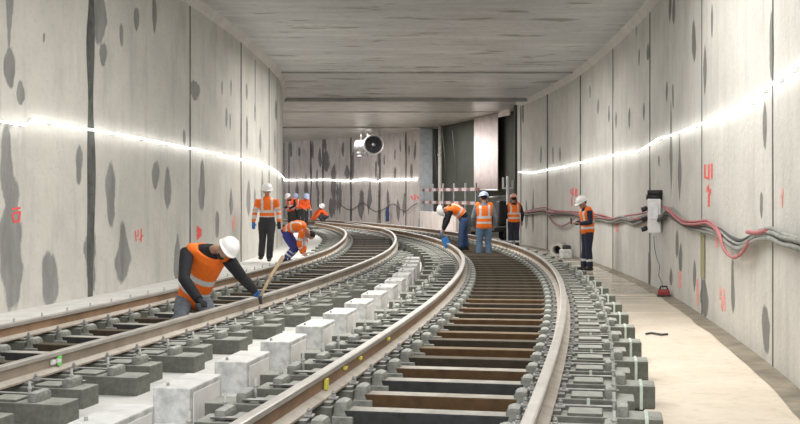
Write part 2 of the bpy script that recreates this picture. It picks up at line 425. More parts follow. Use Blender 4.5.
# painted survey marks on the walls: thin ribbons lying on the concrete
def mark(wall, parent, strokes, mat, w=1.0, name='painted_mark'):
    mb = MB()
    for st in strokes:
        pts = [wall.pt(a, b, .006) for a, b in st]
        for a, b in zip(pts, pts[1:]):
            d = (b - a).normalized(); depth = a.y; hw = w * 1.1 * depth / F / 2; fx = abs(wall.hit(st[0][0] + .5)[0] - wall.hit(st[0][0] - .5)[0]) / (depth / F)
            nrm = Vector((*wall.normal(wall.hit(st[0][0])[0]), 0)); sd = d.cross(nrm).normalized() * hw; hv = sd.xy.length / max(sd.length, 1e-9); sd *= 1 + (fx * .85 - 1) * hv
            e = d * hw * .6
            q = [a - sd - e, a + sd - e, b + sd + e, b - sd + e]
            vs = [mb.bm.verts.new(p + nrm * o_) for o_ in (0, -.004) for p in q]
            i = mb.mi(mat)
            for fc in ((0, 1, 2, 3), (7, 6, 5, 4), (0, 4, 5, 1), (1, 5, 6, 2), (2, 6, 7, 3), (3, 7, 4, 0)):
                mb.bm.faces.new([vs[k] for k in fc]).material_index = i
    return mb.build(name, parent)
mark(wr, wall_r, [[(705, 165), (705, 177), (708, 178)], [(709, 165), (709, 179)], [(712, 164), (712, 178)]], 'red_paint', 1.6)
mark(wr, wall_r, [[(709, 186), (707, 190), (711, 191), (709, 195), (709, 206)]], 'red_paint', 1.8)
mark(wr, wall_r, [[(783, 189), (782, 206)], [(781, 197), (783, 194)]], 'pink_paint', 1.5)
mark(wr, wall_r, [[(571, 189), (571, 193), (573, 194)], [(573, 188), (573, 196)], [(576, 189), (575, 195), (577, 196), (577, 189)]], 'red_paint', 1.1)
mark(wr, wall_r, [[(572, 198), (572, 206)]], 'red_paint', 1.2)
mark(wr, wall_r, [[(717, 233), (717, 246)]], 'pink_paint', 3)
mark(wr, wall_r, [[(680, 272), (680, 287)]], 'pink_paint', 3)
mark(wr, wall_r, [[(697.5, 280), (698, 305)]], 'pink_paint', 2)
mark(wr, wall_r, [[(721, 289), (720, 297), (723, 299), (722, 309)], [(724, 290), (725, 310)]], 'pink_paint', 1.8)
mark(wr, wall_r, [[(617, 221), (617, 231)]], 'pink_paint', 3)
mark(wr, wall_r, [[(645, 225), (645, 229)]], 'pink_paint', 2.4)
mark(wl, wall_l, [[(12, 209), (20, 208)], [(12, 214), (14, 222), (19, 221), (20, 212), (14, 213)]], 'red_paint', 1.8)
mark(wl, wall_l, [[(135, 231), (136, 241)], [(138, 230), (138, 236), (135, 236)], [(141, 229), (141, 242)], [(143, 235), (139, 240)]], 'red_paint', .9)
mark(wl, wall_l, [[(197, 229), (201, 233), (197, 237)]], 'red_paint', 4)
mark(wl, wall_l, [[(233, 219), (234, 228)]], 'pink_paint', 3)
mark(wf, wall_f, [[(411, 196), (413, 199)], [(415, 195), (415, 200)], [(417, 196), (419, 199)]], 'red_paint', 1.2)
mb = MB()
for i in range(12):
    a = wr.pt(703 + .0 * i, 234 + 3.6 * i, .0085); b = wr.pt(703, 238 + 3.6 * i, .0085)
    t = Vector((.03, .22, 0)); mb.quad([a - t, a + t, b + t, b - t], 'olive')
mb.build('mortar_strip', wall_r)

# ---------------------------------------------------------------- floor, ledge, slab, ceiling
mb = MB()
nb = len(RW)
for i in range(0, nb - 4, 4):           # floor from under track 1 to the right wall
    a, b = RW[i], RW[min(i + 4, nb - 1)]
    mb.quad([(a.x, a.y, 0), (b.x, b.y, 0), (-3.5, b.y, 0), (-3.5, a.y, 0)], 'floor')
mb.quad([(-3.5, 38.9, 0), (-3.5, 80, 0), (14, 80, 0), (14, 38.9, 0)], 'floor')
mb.quad([(-14, 3.5, 0), (-14, 80, 0), (-3.5, 80, 0), (-3.5, 3.5, 0)], 'floor')
bmesh.ops.remove_doubles(mb.bm, verts=mb.bm.verts, dist=1e-4)
struct('floor', mb)
mb = MB()                               # damp gutter along the right wall
for i in range(0, nb - 6, 6):
    u0, u1 = wr.arc[i], wr.arc[min(i + 6, nb - 2)]
    w0 = .2 + .05 * noise.noise(Vector((u0, 0, 0))); w1 = .2 + .05 * noise.noise(Vector((u1, 0, 0)))
    mb.quad([wr.at(u0, .012), wr.at(u1, .012), wr.at(u1, .004, w1 + .03), wr.at(u0, .004, w0 + .03)], 'gutter')
bmesh.ops.remove_doubles(mb.bm, verts=mb.bm.verts, dist=1e-4)
struct('trim_1', mb)
def strip_between(name, fa, fb, s0, s1, z, mat, depth=.12, step=.5):
    mb = MB(); s = s0; prev = None; i = mb.mi(mat)
    while s <= s1 + 1e-6:
        a, b = fa(s), fb(s)
        ring = [mb.bm.verts.new((a.x, a.y, z)), mb.bm.verts.new((b.x, b.y, z)), mb.bm.verts.new((b.x, b.y, z - depth)), mb.bm.verts.new((a.x, a.y, z - depth))]
        if prev:
            for j in range(4):
                mb.bm.faces.new((prev[j], prev[(j + 1) % 4], ring[(j + 1) % 4], ring[j])).material_index = i
        else: mb.bm.faces.new(ring)
        prev = ring; s += step
    mb.bm.faces.new(prev); return struct(name, mb)
def near_wall(wall, q, off):            # wall point at tunnel distance q.y
    j = min(range(len(wall.c)), key=lambda k: abs(wall.c[k].y - q.y)); return wall.at(wall.arc[min(j, len(wall.arc) - 2)], 0, off)
strip_between('trim_2', lambda s: near_wall(wl, T2.at(s, -1.5)[0], -.1), lambda s: T2.at(s, -1.05)[0], 0, 42, .235, 'ledge', .23)
strip_between('trim_3', lambda s: T2.at(s, -1.03)[0], lambda s: T2.at(s, min(2.25, max(1.0, 2.75 - .05 * s)))[0], 0, 34, .085, 'slab', .08)
strip_between('trim_7', lambda s: T2.at(s, -.6)[0], lambda s: T2.at(s, .6)[0], 0, 40, .10, 'pit', .01)
strip_between('trim_4', lambda s: T1.at(s, -.62)[0], lambda s: T1.at(s, .62)[0], 0, 58, .03, 'pit', .025)
mb = MB(); y = 0.; prev = None
while y < 80:
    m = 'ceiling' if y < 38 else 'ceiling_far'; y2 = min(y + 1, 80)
    mb.quad([(-14, y, ceil_z(y)), (-14, y2, ceil_z(y2)), (14, y2, ceil_z(y2)), (14, y, ceil_z(y))], m); y = y2
r = bmesh.ops.remove_doubles(mb.bm, verts=mb.bm.verts, dist=1e-4)
ce = struct('ceiling', mb)
# downstand beams across the soffit
for (yy, h, d, mt) in ((19.3, .03, .12, 'beam'), (31.0, .03, .2, 'beam'), (37.5, .10, .5, 'beam'), (43.3, .03, .12, 'ceiling_far'), (52.4, .07, .5, 'ceiling_far')):
    mb = MB(); z = ceil_z(yy + d / 2)
    xl = near_wall(wl, Vector((0, yy, 0)), 0).x; xr = near_wall(wr, Vector((0, yy, 0)), 0).x if yy < 39 else 9
    mb.box(((xl + xr) / 2, yy + d / 2, z - h / 2 + .05), (xr - xl, d, h + .1), mt); mb.build('soffit_beam', ce)

# haunch: slim pale fillet where the walls meet the soffit
for wall, nm, lim in ((wr, 'trim_5', 1.0), (wl, 'trim_6', 1.0)):
    mb = MB(); im = mb.mi('boxside'); prev = None
    for u_i in range(0, len(wall.c) - 2, 8):
        u = wall.arc[u_i]; y = wall.c[u_i].y; z = ceil_z(y)
        ring = [mb.bm.verts.new(wall.at(u, z + .05, -.02)), mb.bm.verts.new(wall.at(u, z - .16, .002)), mb.bm.verts.new(wall.at(u, z - .15, .03)), mb.bm.verts.new(wall.at(u, z + .05, .16))]
        if prev:
            for j in range(4): mb.bm.faces.new((prev[j], prev[(j + 1) % 4], ring[(j + 1) % 4], ring[j])).material_index = mb.mi('wall')
        prev = ring
    mb.mats[0] = M['wall']
    struct(nm, mb)

# ---------------------------------------------------------------- side chamber beyond the right wall
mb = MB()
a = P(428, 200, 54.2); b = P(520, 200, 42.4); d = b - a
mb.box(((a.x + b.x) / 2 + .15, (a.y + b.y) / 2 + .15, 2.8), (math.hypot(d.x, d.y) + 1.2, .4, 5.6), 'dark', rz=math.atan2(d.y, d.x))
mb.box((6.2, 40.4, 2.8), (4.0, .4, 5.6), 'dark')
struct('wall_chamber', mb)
mb = MB(); mb.box((0, 0, 2.5), (.62, .55, 4.9), 'bluegrey', bev=.03); mb.box((0, -.02, .3), (.75, .62, .6), 'bluegrey', bev=.02)
o = mb.build('concrete_pier'); p = P(426, 200, 52.6); o.location = (p.x, p.y, 0); tag(o, 'blue-grey concrete pier at the left edge of the dark side chamber', 'pillar')
mb = MB(); mb.cyl((0, 0, 0), .09, 5.0, 'pipe', 12)
for z in (.4, 2., 3.6): mb.cyl((0, 0, z), .12, .08, 'steel', 12)
o = mb.build('drain_pipe'); p = P(440, 200, 51.5); o.location = (p.x, p.y, 0); tag(o, 'thin pale vertical pipe against the dark side chamber', 'pipe')
# hanging pink-white sheet
a = P(474, 190, 46.5); b = P(498, 190, 43.8); mb = MB(); im = mb.mi('pinkwhite'); n = 36; cols = []
for k in range(n + 1):
    t = k / n; x = a.x + (b.x - a.x) * t; y = a.y + (b.y - a.y) * t + .06 * math.sin(t * 19) + .03 * math.sin(t * 43)
    zt = ceil_z(y) - .02; cols.append([[mb.bm.verts.new((x, y + o_, z)) for z in (1.95, 3.2, zt)] for o_ in (0, .03)])
for k in range(n):
    for o_ in (0, 1):
        for r_ in (0, 1):
            q = cols[k][o_], cols[k + 1][o_]; f = mb.bm.faces.new((q[0][r_], q[1][r_], q[1][r_ + 1], q[0][r_ + 1])); f.material_index = im; f.smooth = True
    for r_ in (0, 2): mb.bm.faces.new((cols[k][0][r_], cols[k + 1][0][r_], cols[k + 1][1][r_], cols[k][1][r_]))
for k in (0, n): 
    for r_ in (0, 1): mb.bm.faces.new((cols[k][0][r_], cols[k][0][r_ + 1], cols[k][1][r_ + 1], cols[k][1][r_]))
root = empty('hanging_sheet', ((a.x + b.x) / 2, (a.y + b.y) / 2, 1.95), 0, 'tall pinkish white hanging sheet in front of the dark chamber', 'sheet')
o = mb.build('sheet_panel', root); o.location = -root.location
mb = MB(); q = [P(498.3, 117, 43.6), P(510, 115, 42.2)]
dv = (q[1] - q[0]); mb.box(((q[0] + q[1]) / 2 + Vector((0, 0, .3))), (math.hypot(dv.x, dv.y), .05, .62), 'pinkwhite', rz=math.atan2(dv.y, dv.x), bev=.01)
o = mb.build('top_flap', root); o.location = -root.location
mb = MB(); mb.tube([a + Vector((0, 0, 0)), b], .035, 'steel', 8); o = mb.build('bottom_rod', root); o.location = -root.location
# low wall, barrier
mb = MB(); a = P(423, 200, 50.8); b = P(459, 200, 46.2); d = b - a
mb.box(((a.x + b.x) / 2, (a.y + b.y) / 2, .5), (math.hypot(d.x, d.y), .3, 1.0), 'far_wall', rz=math.atan2(d.y, d.x), bev=.02)
tag(mb.build('low_concrete_wall'), 'low beige concrete upstand wall below the red and white barrier', 'low wall')
root = empty('safety_barrier', (a.x, a.y, 1.0), math.atan2(d.y, d.x), 'red and white board barrier fence in front of the dark chamber', 'barrier')
L = 6.9
for z in (.42, .98):
    mb = MB(); k = 0; x = .05
    while x < L:
        w = .55 if k % 2 else .42; mb.box((x + w / 2, -.05, z), (w, .03, .13), 'shaded_white' if k % 2 else 'shaded_barrier_red'); x += w; k += 1
    mb.build('barrier_board', root)
for x in (.1, 1.4, 2.8, 4.2, 5.6, 6.8):
    mb = MB(); mb.box((x, 0, .6), (.06, .06, 1.3), 'steel'); mb.build('barrier_post', root)
mb = MB()
for k in range(3):
    x0 = .4 + k * 1.3; mb.tube([(x0, .35, 3.6), (x0 + .6, .35, 1.4)], .012, 'darkcable', 6)
o = mb.build('diagonal_brace', root)
# machinery behind the orange back worker
root = empty('track_trolley', (3.75, 41.5, 0), .15, 'dark track machinery trolley standing before the side chamber', 'trolley')
mb = MB(); mb.box((-.25, 0, .45), (1.5, .9, .16), 'black', bev=.03)
mb.box((-.55, 0, .8), (.5, .6, .5), 'charcoal', bev=.05); mb.box((.1, 0, 1.05), (.35, .5, .95), 'black', bev=.05); mb.build('chassis', root)
for x in (-.8, .3):
    for y in (-.45, .45):
        mb = MB(); mb.tube([(x, y - .05, .24), (x, y + .05, .24)], .24, 'black', 16); mb.build('wheel', root)
mb = MB(); mb.tube([(-.3, 0, 1.2), (-.55, -.2, 1.65), (.2, -.2, 1.72)], .035, 'steel', 8); mb.build('handle', root)
root = empty('signal_mast', (P(508, 200, 40.6).x, 40.6, 0), 0, 'white mast with crossbar beside the orange-helmeted worker', 'mast')
mb = MB(); mb.cyl((0, 0, 0), .06, 2.45, 'white', 10); mb.build('pole', root)
mb = MB(); mb.box((0, 0, 2.0), (.42, .06, .06), 'white'); mb.box((-.18, 0, 2.2), (.07, .07, .4), 'white', bev=.01); mb.box((.18, 0, 2.15), (.07, .07, .3), 'white', bev=.01); mb.build('crossbar', root)
mb = MB(); mb.box((0, 0, .04), (.5, .4, .08), 'steel', bev=.01); mb.build('base_plate', root)

# ---------------------------------------------------------------- rails
PROF = [(-.036, 0, 'head'), (-.026, .0, 'head'), (.026, 0, 'head'), (.036, -.006, 'head'), (.036, -.036, 'head'), (.012, -.052, 'web'), (.009, -.125, 'web'),
        (.075, -.150, 'foot'), (.075, -.165, 'foot'), (-.075, -.165, 'foot'), (-.075, -.150, 'foot'), (-.009, -.125, 'web'), (-.012, -.052, 'web'), (-.036, -.036, 'head'), (-.036, -.006, 'head')]
PROF = PROF[1:]
def rail(track, off, L, label, webmat='web'):
    parts = {}
    ps = []; s = 0.
    while s <= L: ps.append(track.at(s, off)); s += .25
    root = empty('rail', ps[0][0], 0, label, 'rail', None)
    # head (worn steel) and body (web and foot) are two meshes of one rail
    def sweep(idx, name, mats):
        mb = MB(); prev = None
        for p, th in ps:
            r = Vector((math.cos(th), -math.sin(th), 0)); ring = [mb.bm.verts.new(p + r * PROF[i][0] + Vector((0, 0, PROF[i][1])) - root.location) for i in idx]
            if prev:
                n = len(ring)
                for j in range(n):
                    f = mb.bm.faces.new((prev[j], prev[(j + 1) % n], ring[(j + 1) % n], ring[j])); f.material_index = mb.mi(mats[j])
            else: mb.bm.faces.new(ring)
            prev = ring
        mb.bm.faces.new(prev); return mb.build(name, root)
    sweep([13, 0, 1, 2, 3, 12], 'rail_head', ['head', 'head', 'head', 'head', 'head', 'head'])
    sweep([3, 4, 5, 6, 7, 8, 9, 10, 11, 12], 'rail_web', [webmat, webmat, 'foot', 'foot', 'foot', 'foot', 'foot', webmat, webmat, webmat])
    return root
G = .75
rA = rail(T1, G, 62, 'right-hand rail of the right track, curving past the wall floor', 'web')
rB = rail(T1, -G, 62, 'left-hand rail of the right track, rusty brown side with yellow marks', 'web')
rC = rail(T2, G, 46.5, 'right-hand rail of the left track, with green paint mark', 'web2')
rD = rail(T2, -G, 45.5, 'left-hand rail of the left track, next to the white ledge', 'web')
def rail_mark(root, track, off, px, side, mat, n=1, z0=-.04, z1=-.12):
    best = min((s * .05 for s in range(1200) if track.at(s * .05)[0].y < 30), key=lambda s: abs(400 + F * track.at(s, off)[0].x / track.at(s, off)[0].y - px) )
    p, th = track.at(best, off); mb = MB(); r = Vector((math.cos(th), -math.sin(th), 0)) * side; t = Vector((math.sin(th), math.cos(th), 0))
    for k in range(n):
        c = p + t * (k * .09) + r * .03 + Vector((0, 0, (z0 + z1) / 2)); mb.box(c - root.location, (.026, .05, z0 - z1), mat, rz=-th, bev=.005)
    mb.build('paint_mark', root)
rail_mark(rC, T2, G, 57, 1, 'green_paint', 1)
rail_mark(rC, T2, G, 50, 1, 'white', 2, -.06, -.10)
for px in (322, 341, 357, 385): rail_mark(rB, T1, -G, px, 1, 'yellow_paint', 1, -.05, -.075 - (.05 if px == 322 else 0))

# ---------------------------------------------------------------- sleepers
def clip_mesh():
    mb = MB(); mb.box((0, 0, .012), (.10, .09, .024), 'clip', bev=.004); mb.box((.0, 0, .035), (.05, .06, .03), 'clip', bev=.008)
    mb.cyl((0, 0, .04), .016, .05, 'clip', 6); mb.cyl((0, 0, .055), .026, .018, 'clip', 6)
    return mb.mesh('rail_clip')
CLIP = clip_mesh()
def pin_mesh():
    mb = MB(); mb.cyl((0, 0, -.05), .011, .13, 'pin', 8); mb.cyl((0, 0, .02), .018, .014, 'pin', 6); return mb.mesh('levelling_pin')
PIN = pin_mesh()
RT = 0.0                                # local z = 0 at rail top
def tie_mesh(mat):
    mb = MB(); mb.box((0, -.08, -.30), (1.16, .028, .15), mat, bev=.004); mb.box((0, -.02, -.228), (1.16, .145, .018), mat, bev=.003); mb.box((0, .045, -.30), (1.16, .02, .13), mat)
    return mb.mesh('tie_beam')
TIE = {k: tie_mesh(k) for k in ('beam_brown', 'beam_dark', 'beam_mid', 'beam_brown_mid', 'beam_dark_mid')}
def block_mesh(end):                    # side = +1; mirrored by a half-turn for the other side
    mb = MB(); w = .27
    x0, x1 = .62, end
    mb.box(((x0 + x1) / 2, 0, -.28), (x1 - x0, w, .17), 'block', bev=.012)
    mb.box((.75, 0, -.185), (.24, .2, .03), 'plate', bev=.004)
    mb.box((1.02, -.01, -.19), (.22, w * .8, .03), 'block', bev=.01)
    for x in (.7, end - .15): mb.box((x, 0, -.44), (.16, .18, .17), 'joint')
    return mb.mesh('concrete_block')
def lug_mesh():
    mb = MB(); mb.box((.57, 0, -.235), (.13, .22, .15), 'lug', bev=.035, taper=(.72, .8)); mb.box((.555, .0, -.31), (.15, .24, .10), 'lug', bev=.01)
    return mb.mesh('cast_shoulder')
def endlug_mesh(x):
    mb = MB(); mb.box((x, .0, -.17), (.085, .22, .1), 'lug', bev=.03); return mb.mesh('end_lug')
def plate_mesh(end):
    mb = MB(); mb.box(((.83 + 1.22) / 2, .10, -.172), (.42, .05, .012), 'plate'); return mb.mesh('tie_plate')
def strap_mesh(x):
    mb = MB(); mb.box((x, -.138, -.28), (.022, .006, .17), 'strap'); mb.box((x, 0, -.192), (.022, .27, .006), 'strap'); return mb.mesh('strap')
BL, BS = block_mesh(1.50), block_mesh(1.34); LUG = lug_mesh(); EL, ES = endlug_mesh(1.25), endlug_mesh(1.18); PL = plate_mesh(1)
ST1, ST2 = strap_mesh(1.40), strap_mesh(1.03)
BNARROW = {}
LBL_N = ['first', 'second', 'third', 'fourth', 'fifth', 'sixth', 'seventh', 'eighth', 'ninth', 'tenth', 'eleventh', 'twelfth']
def sleeper(track, s, mat, long_, label, group, detail, right_end=None, left=True, right=True):
    p, th = track.at(s); root = empty('railway_sleeper', p, -th, label, 'sleeper', group)
    def put(me, name, x=0, y=0, z=0, rz=0):
        o = link(name, me, root); o.location = (x, y, z); o.rotation_euler = (0, 0, rz); return o
    put(TIE[mat], 'tie_beam')
    blk = BL if long_ else BS
    sides = ([(1, 0)] if right else []) + ([(-1, PI)] if left else [])
    for sd, rz in sides:
        b = blk
        if sd == 1 and right_end:
            k = round(right_end, 1)
            if k not in BNARROW: BNARROW[k] = block_mesh(k)
            b = BNARROW[k]
        put(b, 'concrete_block', rz=rz)
        put(LUG, 'cast_shoulder', rz=rz)
        if detail > 0 and (right or sd < 0):
            for dx in (-.12, .12): put(CLIP, 'rail_clip', sd * .75 + dx * .92, 0, -.165).scale = (.62, .62, .62)
        if detail > 1:
            e = right_end if (sd == 1 and right_end) else (1.53 if long_ else 1.36)
            if e > 1.35:
                put(EL if long_ else ES, 'end_lug', rz=rz); put(PL, 'tie_plate', rz=rz)
                put(PIN, 'levelling_pin', sd * 1.20, -.05 * sd, -.13)
                if sd == 1 and track is T1: put(ST1 if long_ else ST2, 'strap')
    return root
s = .33; k = 1
while s < 58:
    p, th = T1.at(s)
    vis = p.y / F
    if k < 13: lab = '%s sleeper of the right track counting from the foreground' % LBL_N[k - 1]; grp = 'sleepers of the right track'
    elif p.y < 20: lab = 'dusty sleeper in the near half of the right track'; grp = 'sleepers in the near half of the right track'
    else: lab = 'distant sleeper in the curve of the right track'; grp = 'distant sleepers of the right track'
    mt = ('beam_brown' if k % 2 else 'beam_dark') if p.y < 9.0 else (('beam_brown_mid' if k % 2 else 'beam_dark_mid') if p.y < 15 else 'beam_mid')  # tie tops step darker with distance
    sleeper(T1, s, mt, k % 2 == 0, lab, grp, 2 if p.y < 22 else (1 if p.y < 34 else 0), left=True)
    s += .6; k += 1
s = .3; k = 0
while s < 45:
    p, th = T2.at(s)
    sep = min((T1.at(q * .5)[0].xy - p.xy).length for q in range(0, 124, 1))
    if p.y > 7.0 and sep > 1.0:
        n_ = k
        if n_ < 12: lab = '%s sleeper of the left track counting from the foreground' % LBL_N[n_]; grp = 'sleepers of the left track'
        else: lab = 'dusty sleeper further along the left track'; grp = 'farther sleepers of the left track'
        re = None
        if sep < 3.05: re = max(1.0, sep - 1.60)
        sleeper(T2, s, 'beam_mid' if k % 2 else 'beam_dark', k % 2 == 0, lab, grp, 2 if p.y < 24 else (1 if p.y < 34 else 0), right_end=re, right=sep > 2.75)
        k += 1
    s += .6

# ---------------------------------------------------------------- white cast blocks between the tracks
def white_box_mesh():
    mb = MB(); mb.box((0, .12, .10), (.27, .62, .36), 'box', bev=.012)
    mb.box((-.03, -.42, -.02), (.3, .5, .12), 'box', bev=.01)
    mb.box((.136, .12, .09), (.008, .5, .30), 'boxside'); mb.cyl((-.06, -.1, .27), .012, .03, 'clip', 6)  # thin whiter panel on the block's right side
    return mb.mesh('kerb_block')
WB = white_box_mesh(); s = 1.0; k = 0
while s < 27:
    p, th = T1.at(s, -1.74 if T1.at(s)[0].y < 19 else -1.74)
    if p.y > 4.6:
        sep = min((T2.at(q * .5)[0].xy - p.xy).length for q in range(0, 90))
        if sep > 1.6:
            o = link('kerb_block', WB); o.location = (p.x, p.y, .165); o.rotation_euler = (0, 0, -th)
            tag(o, ('%s white cast block between the tracks, counted from the foreground' % LBL_N[k]) if k < 12 else 'white cast block between the tracks, deeper in the curve', 'concrete block', 'white cast blocks between the tracks')
            k += 1
    s += 1.2

# ---------------------------------------------------------------- light ropes, cables
def rope(wall, pts, name, label, rad=.013, off=.085):
    root = empty(name, wall.pt(*pts[0], off), 0, label, 'rope light')
    dense = []
    for (a, b), (c, d) in zip(pts, pts[1:]):
        n = max(2, int(abs(c - a) / 4))
        for j in range(n):
            t = j / n; sag = math.sin(t * PI) * (.012 * abs(c - a)); dense.append((a + (c - a) * t, b + (d - b) * t + sag))
    dense.append(pts[-1]); mb = MB(); mb.tube([wall.pt(x, y, off) - root.location for x, y in dense], rad, 'led', 8); mb.build('lit_tube', root)
    for x, y in pts[1:-1]:
        p = wall.pt(x, y, off * .5) - root.location; mb = MB(); mb.box(p, (.05, .05, .05), 'mount', bev=.01); mb.build('wall_clip', root)
    return root
rope(wl, [(-480, 74), (-200, 99), (-40, 116), (0, 122), (10, 124), (20, 125), (28, 120), (48, 123), (88, 130), (112, 134), (140, 139), (165, 144), (190, 149), (215, 154), (240, 160), (258, 164), (270, 169), (277, 174), (281, 178)], 'light_rope', 'bright white light rope running along the left tunnel wall')
rope(wr, [(1050, -135), (960, -52), (900, -6), (840, 40), (800, 70), (786, 80), (770, 91), (757, 103), (745, 110), (722, 118), (700, 126), (680, 134), (662, 139), (650, 147), (640, 152), (622, 154), (600, 159), (582, 163), (565, 167), (548, 170), (535, 173), (521, 172)], 'light_rope', 'bright white light rope climbing along the right tunnel wall')
rope(wf, [(284, 180), (300, 180), (325, 179.5), (351, 181), (365, 179), (379, 181.5), (384, 179), (400, 179.5), (418, 179)], 'light_rope', 'bright white light rope on the far wall below the fan', .022, .06)

def cable_run(wall, pts, mats, name, label, spread=.045, rad=.02, off=.07):
    root = empty(name, wall.pt(*pts[0], off), 0, label, 'cables')
    P3 = smooth3([wall.pt(x, y, off) for x, y in pts], .12)
    for i, m in enumerate(mats):
        mb = MB(); ps = []
        for k, p in enumerate(P3):
            a = k * .045 + i * 2.1; ps.append(p + Vector((math.cos(a) * spread * .5, 0, math.sin(a * 1.3 + i) * spread)) - root.location)
        mb.tube(ps, rad * random.uniform(.8, 1.2), m, 6); mb.build('cable', root)
    return root
def smooth3(P_, step):
    P_ = [2 * P_[0] - P_[1]] + P_ + [2 * P_[-1] - P_[-2]]; out = []
    for i in range(1, len(P_) - 2):
        a, b, c, d = P_[i - 1:i + 3]; n = max(2, int((c - b).length / step))
        for j in range(n):
            t = j / n; out.append(.5 * ((2 * b) + (c - a) * t + (2 * a - 5 * b + 4 * c - d) * t * t + (3 * b - a - 3 * c + d) * t ** 3))
    out.append(P_[-2]); return out
random.seed(5)
cable_run(wr, [(526, 214), (537, 212), (545, 211), (553, 214), (560, 213), (575, 214), (590, 217), (603, 218), (614, 221), (626, 219), (636, 222), (645, 219), (655, 217), (664, 218), (672, 211), (680, 217), (690, 224), (702, 227), (715, 229), (726, 233), (736, 241), (747, 245), (757, 240), (766, 235), (780, 234), (792, 240), (806, 244), (830, 254), (900, 268), (960, 290), (1050, 322)],
          ['greycable', 'greycable', 'greycable', 'greycable', 'darkcable', 'greycable', 'greycable'], 'cable_bundle', 'thick dusty grey cable bundle slung along the right wall', .05, .021)
cable_run(wr, [(526, 212), (537, 210), (548, 209), (556, 212), (570, 212), (590, 215), (605, 216), (616, 218), (630, 217), (645, 216), (660, 212)], ['pinkcable', 'pinkcable'], 'pink_cable', 'pair of pink cables lying on the grey bundle behind the standing worker', .05, .018, .10)
cable_run(wr, [(671, 206), (676, 210), (684, 217), (692, 222), (704, 223), (716, 222), (724, 227), (730, 235), (733, 246), (739, 255), (747, 258), (755, 252), (760, 243)], ['pinkcable', 'pinkcable'], 'pink_cable', 'pink cables that leave the junction box and loop below the bundle', .022, .016, .12)
cable_run(wr, [(758, 232), (768, 233), (778, 231)], ['pinkcable'], 'pink_cable', 'short piece of pink cable on the bundle near the right edge', .01, .026, .12)
cable_run(wr, [(550, 213), (556, 222), (563, 226), (571, 224), (580, 217)], ['pinkcable', 'greycable'], 'pink_cable', 'drooping cable loop on the wall left of the worker with the phone', .02, .016, .1)
cable_run(wf, [(340, 203), (346, 208), (352, 210), (358, 207), (364, 203), (372, 209), (379, 212), (388, 208), (395, 204), (402, 209), (408, 211), (414, 206), (419, 203)], ['darkcable'], 'hanging_cable', 'dark cable hanging in swags along the far wall', .02, .02, .1)

# junction box on the right wall, wire and red charger
c = wr.pt(662, 217, .14); root = empty('junction_box', c, -.25, 'white junction box with black plugs on the right wall among the cables', 'junction box')
mb = MB(); mb.box((0, 0, .02), (.24, .2, .62), 'white', bev=.02); mb.build('housing', root)
for z, x in ((.36, 0), (.44, .02)): mb = MB(); mb.tube([(x - .14, 0, z), (x + .14, 0, z)], .05, 'black', 10); mb.build('plug', root)
for z in (.16, -.02, -.2): mb = MB(); mb.tube([(-.12, -.06, z), (-.22, -.08, z - .03)], .045, 'black', 8); mb.build('socket', root)
mb = MB(); mb.box((.0, -.105, .1), (.15, .015, .3), 'steel', bev=.005); mb.build('cover_plate', root)
rd = wr.pt(672, 293, .14)
root2 = empty('charger_case', (rd.x, rd.y, .005), -.2, 'small red and black case on the floor at the foot of the right wall', 'case')
mb = MB(); mb.box((0, 0, .065), (.20, .2, .11), 'red', bev=.03); mb.build('case_body', root2)
mb = MB(); mb.box((0, 0, .015), (.23, .22, .03), 'black', bev=.01); mb.build('case_base', root2)
mb = MB(); mb.tube([(-.07, 0, .11), (-.05, 0, .17), (.05, 0, .17), (.07, 0, .11)], .015, 'black', 8); mb.build('handle', root2)
mb = MB(); pts = [wr.pt(x, y, .06) for x, y in ((657, 236), (658, 248), (660, 258), (663, 266), (662, 275), (665, 282))] + [Vector((rd.x, rd.y + .02, .10))]
mb.tube(smooth3(pts, .1), .006, 'darkcable', 6); tag(mb.build('thin_wire'), 'thin dark wire from the junction box down to the red case', 'wire')

# cement pipe by the wall
p = P(556.5, 251, 31.0); root = empty('pipe_section', (p.x, p.y, .20), 0, 'short open cement pipe lying on the floor by the right wall', 'pipe')
mb = MB(); im = mb.mi('pipe'); rings = []; ax = Vector((.32, .95, 0)).normalized(); sd = Vector((ax.y, -ax.x, 0)); n = 24
for (t, r) in ((0, .19), (0, .125), (.9, .125), (.9, .19), (.12, .19), (.10, .19)):
    rings.append([mb.bm.verts.new(ax * t + sd * math.cos(2 * PI * j / n) * r + Vector((0, 0, math.sin(2 * PI * j / n) * r))) for j in range(n)])
for q in range(4):
    a_, b_ = rings[[0, 1, 2, 3][q]], rings[[1, 2, 3, 0][q]]
    for j in range(n): f = mb.bm.faces.new((a_[j], a_[(j + 1) % n], b_[(j + 1) % n], b_[j])); f.smooth = q in (1, 3)
mb.build('pipe_barrel', root)
mb = MB(); mb.tube([ax * .45, ax * .46], .124, 'black', 24); mb.build('inner_disc', root)  # black disc across the inside of the open pipe
mb = MB(); mb.box((0, 0, .13), (.32, .3, .26), 'box', bev=.04); mb.box((.03, .03, .31), (.22, .2, .12), 'charcoal', bev=.03)
o = mb.build('cement_sack'); p = P(570, 250, 30.2); o.location = (p.x - .12, p.y, 0); tag(o, 'pale sack with dark cloth beside the cement pipe', 'sack')
mb = MB(); pts = [P(646, 334.5, 13.7), P(653, 335.5, 13.7), P(660, 334, 13.7), P(667, 335, 13.7)]
mb.tube([Vector((q.x, q.y + .1 * math.sin(i * 2), .02)) for i, q in enumerate(pts)], .014, 'darkcable', 6); tag(mb.build('steel_scrap'), 'short dark rod lying on the beige floor', 'rod')

